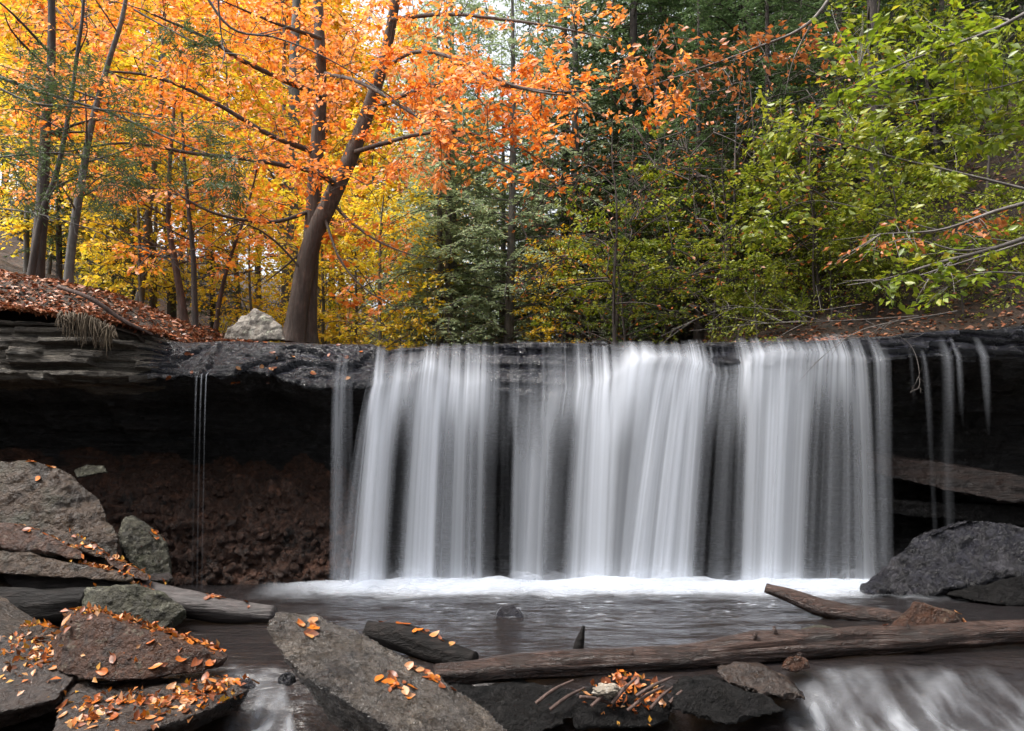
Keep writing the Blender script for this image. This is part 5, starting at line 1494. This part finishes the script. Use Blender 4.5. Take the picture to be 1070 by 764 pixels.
strew(60, [(80, 715, 7.0), (140, 722, 6.9), (200, 724, 6.95), (245, 715, 7.1)], "orange or tan fallen leaf lying on the flat wet slab in the bottom left corner", .2, (.1, .15))
strew(9, [(318, 658, 7.2), (328, 660, 7.15)], "orange leaf in the little pile near the top of the middle boulder", .045)
strew(16, [(400, 706, 6.75), (425, 716, 6.7)], "leaf in the larger pile on the front of the middle boulder", .06)
strew(16, [(430, 690, 7.1), (475, 717, 6.9)], "leaf in the row along the back edge of the middle boulder", .03)
strew(14, [(395, 650, 8.55), (440, 665, 8.35), (480, 682, 8.15)], "leaf caught along the top of the black rotten log", .03)
strew(10, [(30, 512, 10.9), (44, 518, 10.8)], "leaf caught in the hollow of the big left boulder", .07)
strew(14, [(30, 556, 10.1), (62, 566, 10.0)], "leaf in the small drift on the brown ledge slab at the left edge", .06)
strew(22, [(70, 570, 10.2), (95, 585, 10.1), (120, 592, 10.0), (155, 603, 9.9)], "leaf in the drift between the stacked left slabs", .09)
strew(7, [(150, 553, 11.6), (165, 575, 11.5)], "leaf stuck to the face of the pointed olive slab", .05, lie=.1)
strew(10, [(100, 607, 10.1), (150, 612, 10.0)], "leaf lying on the grey log beside the lichen boulder", .05)
strew(10, [(215, 622, 9.95), (260, 633, 9.9)], "leaf in the row on the right end of the grey log", .03)
strew(4, [(1005, 648, 9.2), (1012, 650, 9.2)], "leaf resting near the pyramid shaped boulder", .06)
strew(1, [(925, 663, 8.5)], "single yellow leaf stuck on the long brown log", .01)
for px, py, d in [(26, 650, 8.4), (40, 646, 8.5), (34, 676, 7.8), (50, 684, 7.7), (60, 688, 7.6), (42, 668, 8.0), (30, 690, 7.6), (55, 676, 7.8)]:
    strew(3, [(px, py, d)], "leaf in the drifts at the far left edge beside the long brown boulder", .08)
# leaves on the wet sloping slab of the ledge
cv = cliff.data
nv = len(cv.vertices); co = np.zeros(nv * 3, np.float32); cv.vertices.foreach_get("co", co); co = co.reshape(-1, 3)
cb = BVHTree.FromPolygons([tuple(c) for c in co], [tuple(p.vertices) for p in cv.polygons])
def on_cliff(px, py):
    d = Vector(((px - 535) / FPX, 1, -(py - HOR) / FPX)).normalized()
    return cb.ray_cast(Vector((0, 0, EYE)), d)
for k in range(22):
    h = on_cliff(random.uniform(172, 385), random.uniform(356, 400))
    if h[0] is not None and h[0].y < 13.8:
        put_leaf(h[0], h[1], random.uniform(.08, .13), "leaf stuck on the wet dark slab of the ledge left of the fall", "leaves on the wet ledge")

# drift of debris caught under the long log
mound = rock("debris_mound", "dark sodden mound of debris caught under the long log",
     slab([(596, 735, 7.2), (620, 716, 7.35), (650, 706, 7.45), (690, 712, 7.4), (712, 738, 7.2), (700, 760, 7.0), (600, 760, 7.0)], 0.35), M['shade_black_rock'], "debris", 0.022, 0.05, 30.0, cuts=2)
strew(30, [(625, 724, 7.3), (655, 716, 7.4), (690, 724, 7.3)], "orange or tan leaf in the pile of debris under the long log", .07, (.1, .15))
for i, (a, b) in enumerate([((665, 728), (702, 708)), ((640, 735), (664, 708)), ((655, 742), (694, 716)), ((680, 740), (706, 715)), ((618, 738), (646, 716)), ((606, 728), (640, 735)), ((560, 735), (600, 712)), ((575, 742), (612, 720)), ((700, 735), (720, 716))]):
    log("twig", "broken twig in the debris under the long log", [(a[0], a[1], 7.05), ((a[0] + b[0]) / 2, (a[1] + b[1]) / 2 - 2, 7.1), (b[0], b[1], 7.2)], [2.2, 2, 1.2], M['bark_brown'], n=10, sides=6, seed=i, cat="twig")
fc = MB()
fr_ = np.random.default_rng(44)
bm = bmesh.new(); bmesh.ops.create_icosphere(bm, subdivisions=5, radius=1.0)
v0 = np.array([v.co[:] for v in bm.verts]); f0 = np.array([[v.index for v in f.verts] for f in bm.faces]); bm.free()
v0 = v0 * (1 + 0.40 * fbm(v0, 1.3, 2)[:, None] + 0.05 * fbm(v0, 5, 2)[:, None]) * np.array([.13, .08, .06])
fo = link("foam_clump", make_mesh("foam_clump", v0, f0, M['froth']), None, Vector(W(634, 722, 7.12)))
setprops(fo, "cream coloured clump of foam stuck in the debris under the long log", "foam")

# small broken leaves packed between the ones one could count
def scraps():
    r = np.random.default_rng(55); mb = MB(); pos = []; nr = []
    spots = [([(85, 640, 7.95), (120, 646, 7.95), (160, 657, 7.85), (200, 670, 7.8), (232, 684, 7.75)], .10, 330), ([(80, 715, 7.0), (140, 722, 6.9), (200, 724, 6.95), (250, 714, 7.2)], .16, 420),
             ([(70, 570, 10.2), (95, 585, 10.1), (120, 592, 10.0), (155, 603, 9.9)], .09, 260), ([(26, 650, 8.4), (60, 690, 7.6)], .25, 380), ([(160, 606, 10.6), (240, 618, 10.5)], .1, 60), ([(625, 724, 7.3), (690, 724, 7.3)], .08, 120)]
    for pts, sp, n in spots:
        for k in range(n):
            i = r.integers(0, len(pts) - 1); t = r.random()
            q = W(*pts[i]) * (1 - t) + W(*pts[i + 1]) * t
            h = drop(q[0] + r.normal(0, sp), q[1] + r.normal(0, sp * 1.3), q[2] + .5)
            if h is None or h[1].z < .5 or abs(h[0].z - q[2]) > .45: continue
            pos.append(np.array(h[0]) + np.array(h[1]) * .006); nr.append(np.array(h[1]) + r.normal(0, .4, 3))
    pos, nr = np.array(pos), np.array(nr); n = len(pos)
    L = r.uniform(.04, .10, n)
    leaf_batch(mb, pos, r.normal(0, 1, (n, 3)), nr, L, L * .6, r.random(n), .3)
    setprops(link("leaf_litter", mb.mesh("leaf_litter", M['fallen'], False)), "small broken orange leaves packed in drifts on the foreground rocks", "leaf litter", kind='stuff')
scraps()

# loose litter nobody could count
def litter():
    r = np.random.default_rng(9)
    mb = MB()
    n = 24000
    k = 17000
    x = np.concatenate([r.uniform(-12, -4.5, k), r.uniform(0, 16, n - k)])
    y = np.concatenate([11.9 + 6.5 * r.random(k) ** 1.5, 13.6 + 7 * r.random(n - k) ** 1.3])
    y = np.maximum(y, ylip(x) + np.where(pxof(x) < 160, .12 + .5 * r.random(n) ** 2, .85))
    z = ground_h(x, y)
    e = .1
    zx = (ground_h(x + e, y) - z) / e; zy = (ground_h(x, y + e) - z) / e
    edge = smooth(1.5, .8, y - ylip(x)); px = pxof(x)
    z = z + np.where(px < 160, .085, .02)
    N = np.stack([-zx, -zy, np.ones(n)], -1) + r.normal(0, .35, (n, 3))
    dr = r.normal(0, 1, (n, 3)); dr[:, 2] *= .25
    L = r.uniform(.07, .13, n)
    leaf_batch(mb, np.stack([x, y, z], -1), dr, N, L, L * .6, r.random(n), .25)
    o = link("leaf_litter", mb.mesh("leaf_litter", M['litter'], False))
    setprops(o, "red brown leaf litter covering the banks above the ledge", "leaf litter", kind='stuff')
litter()
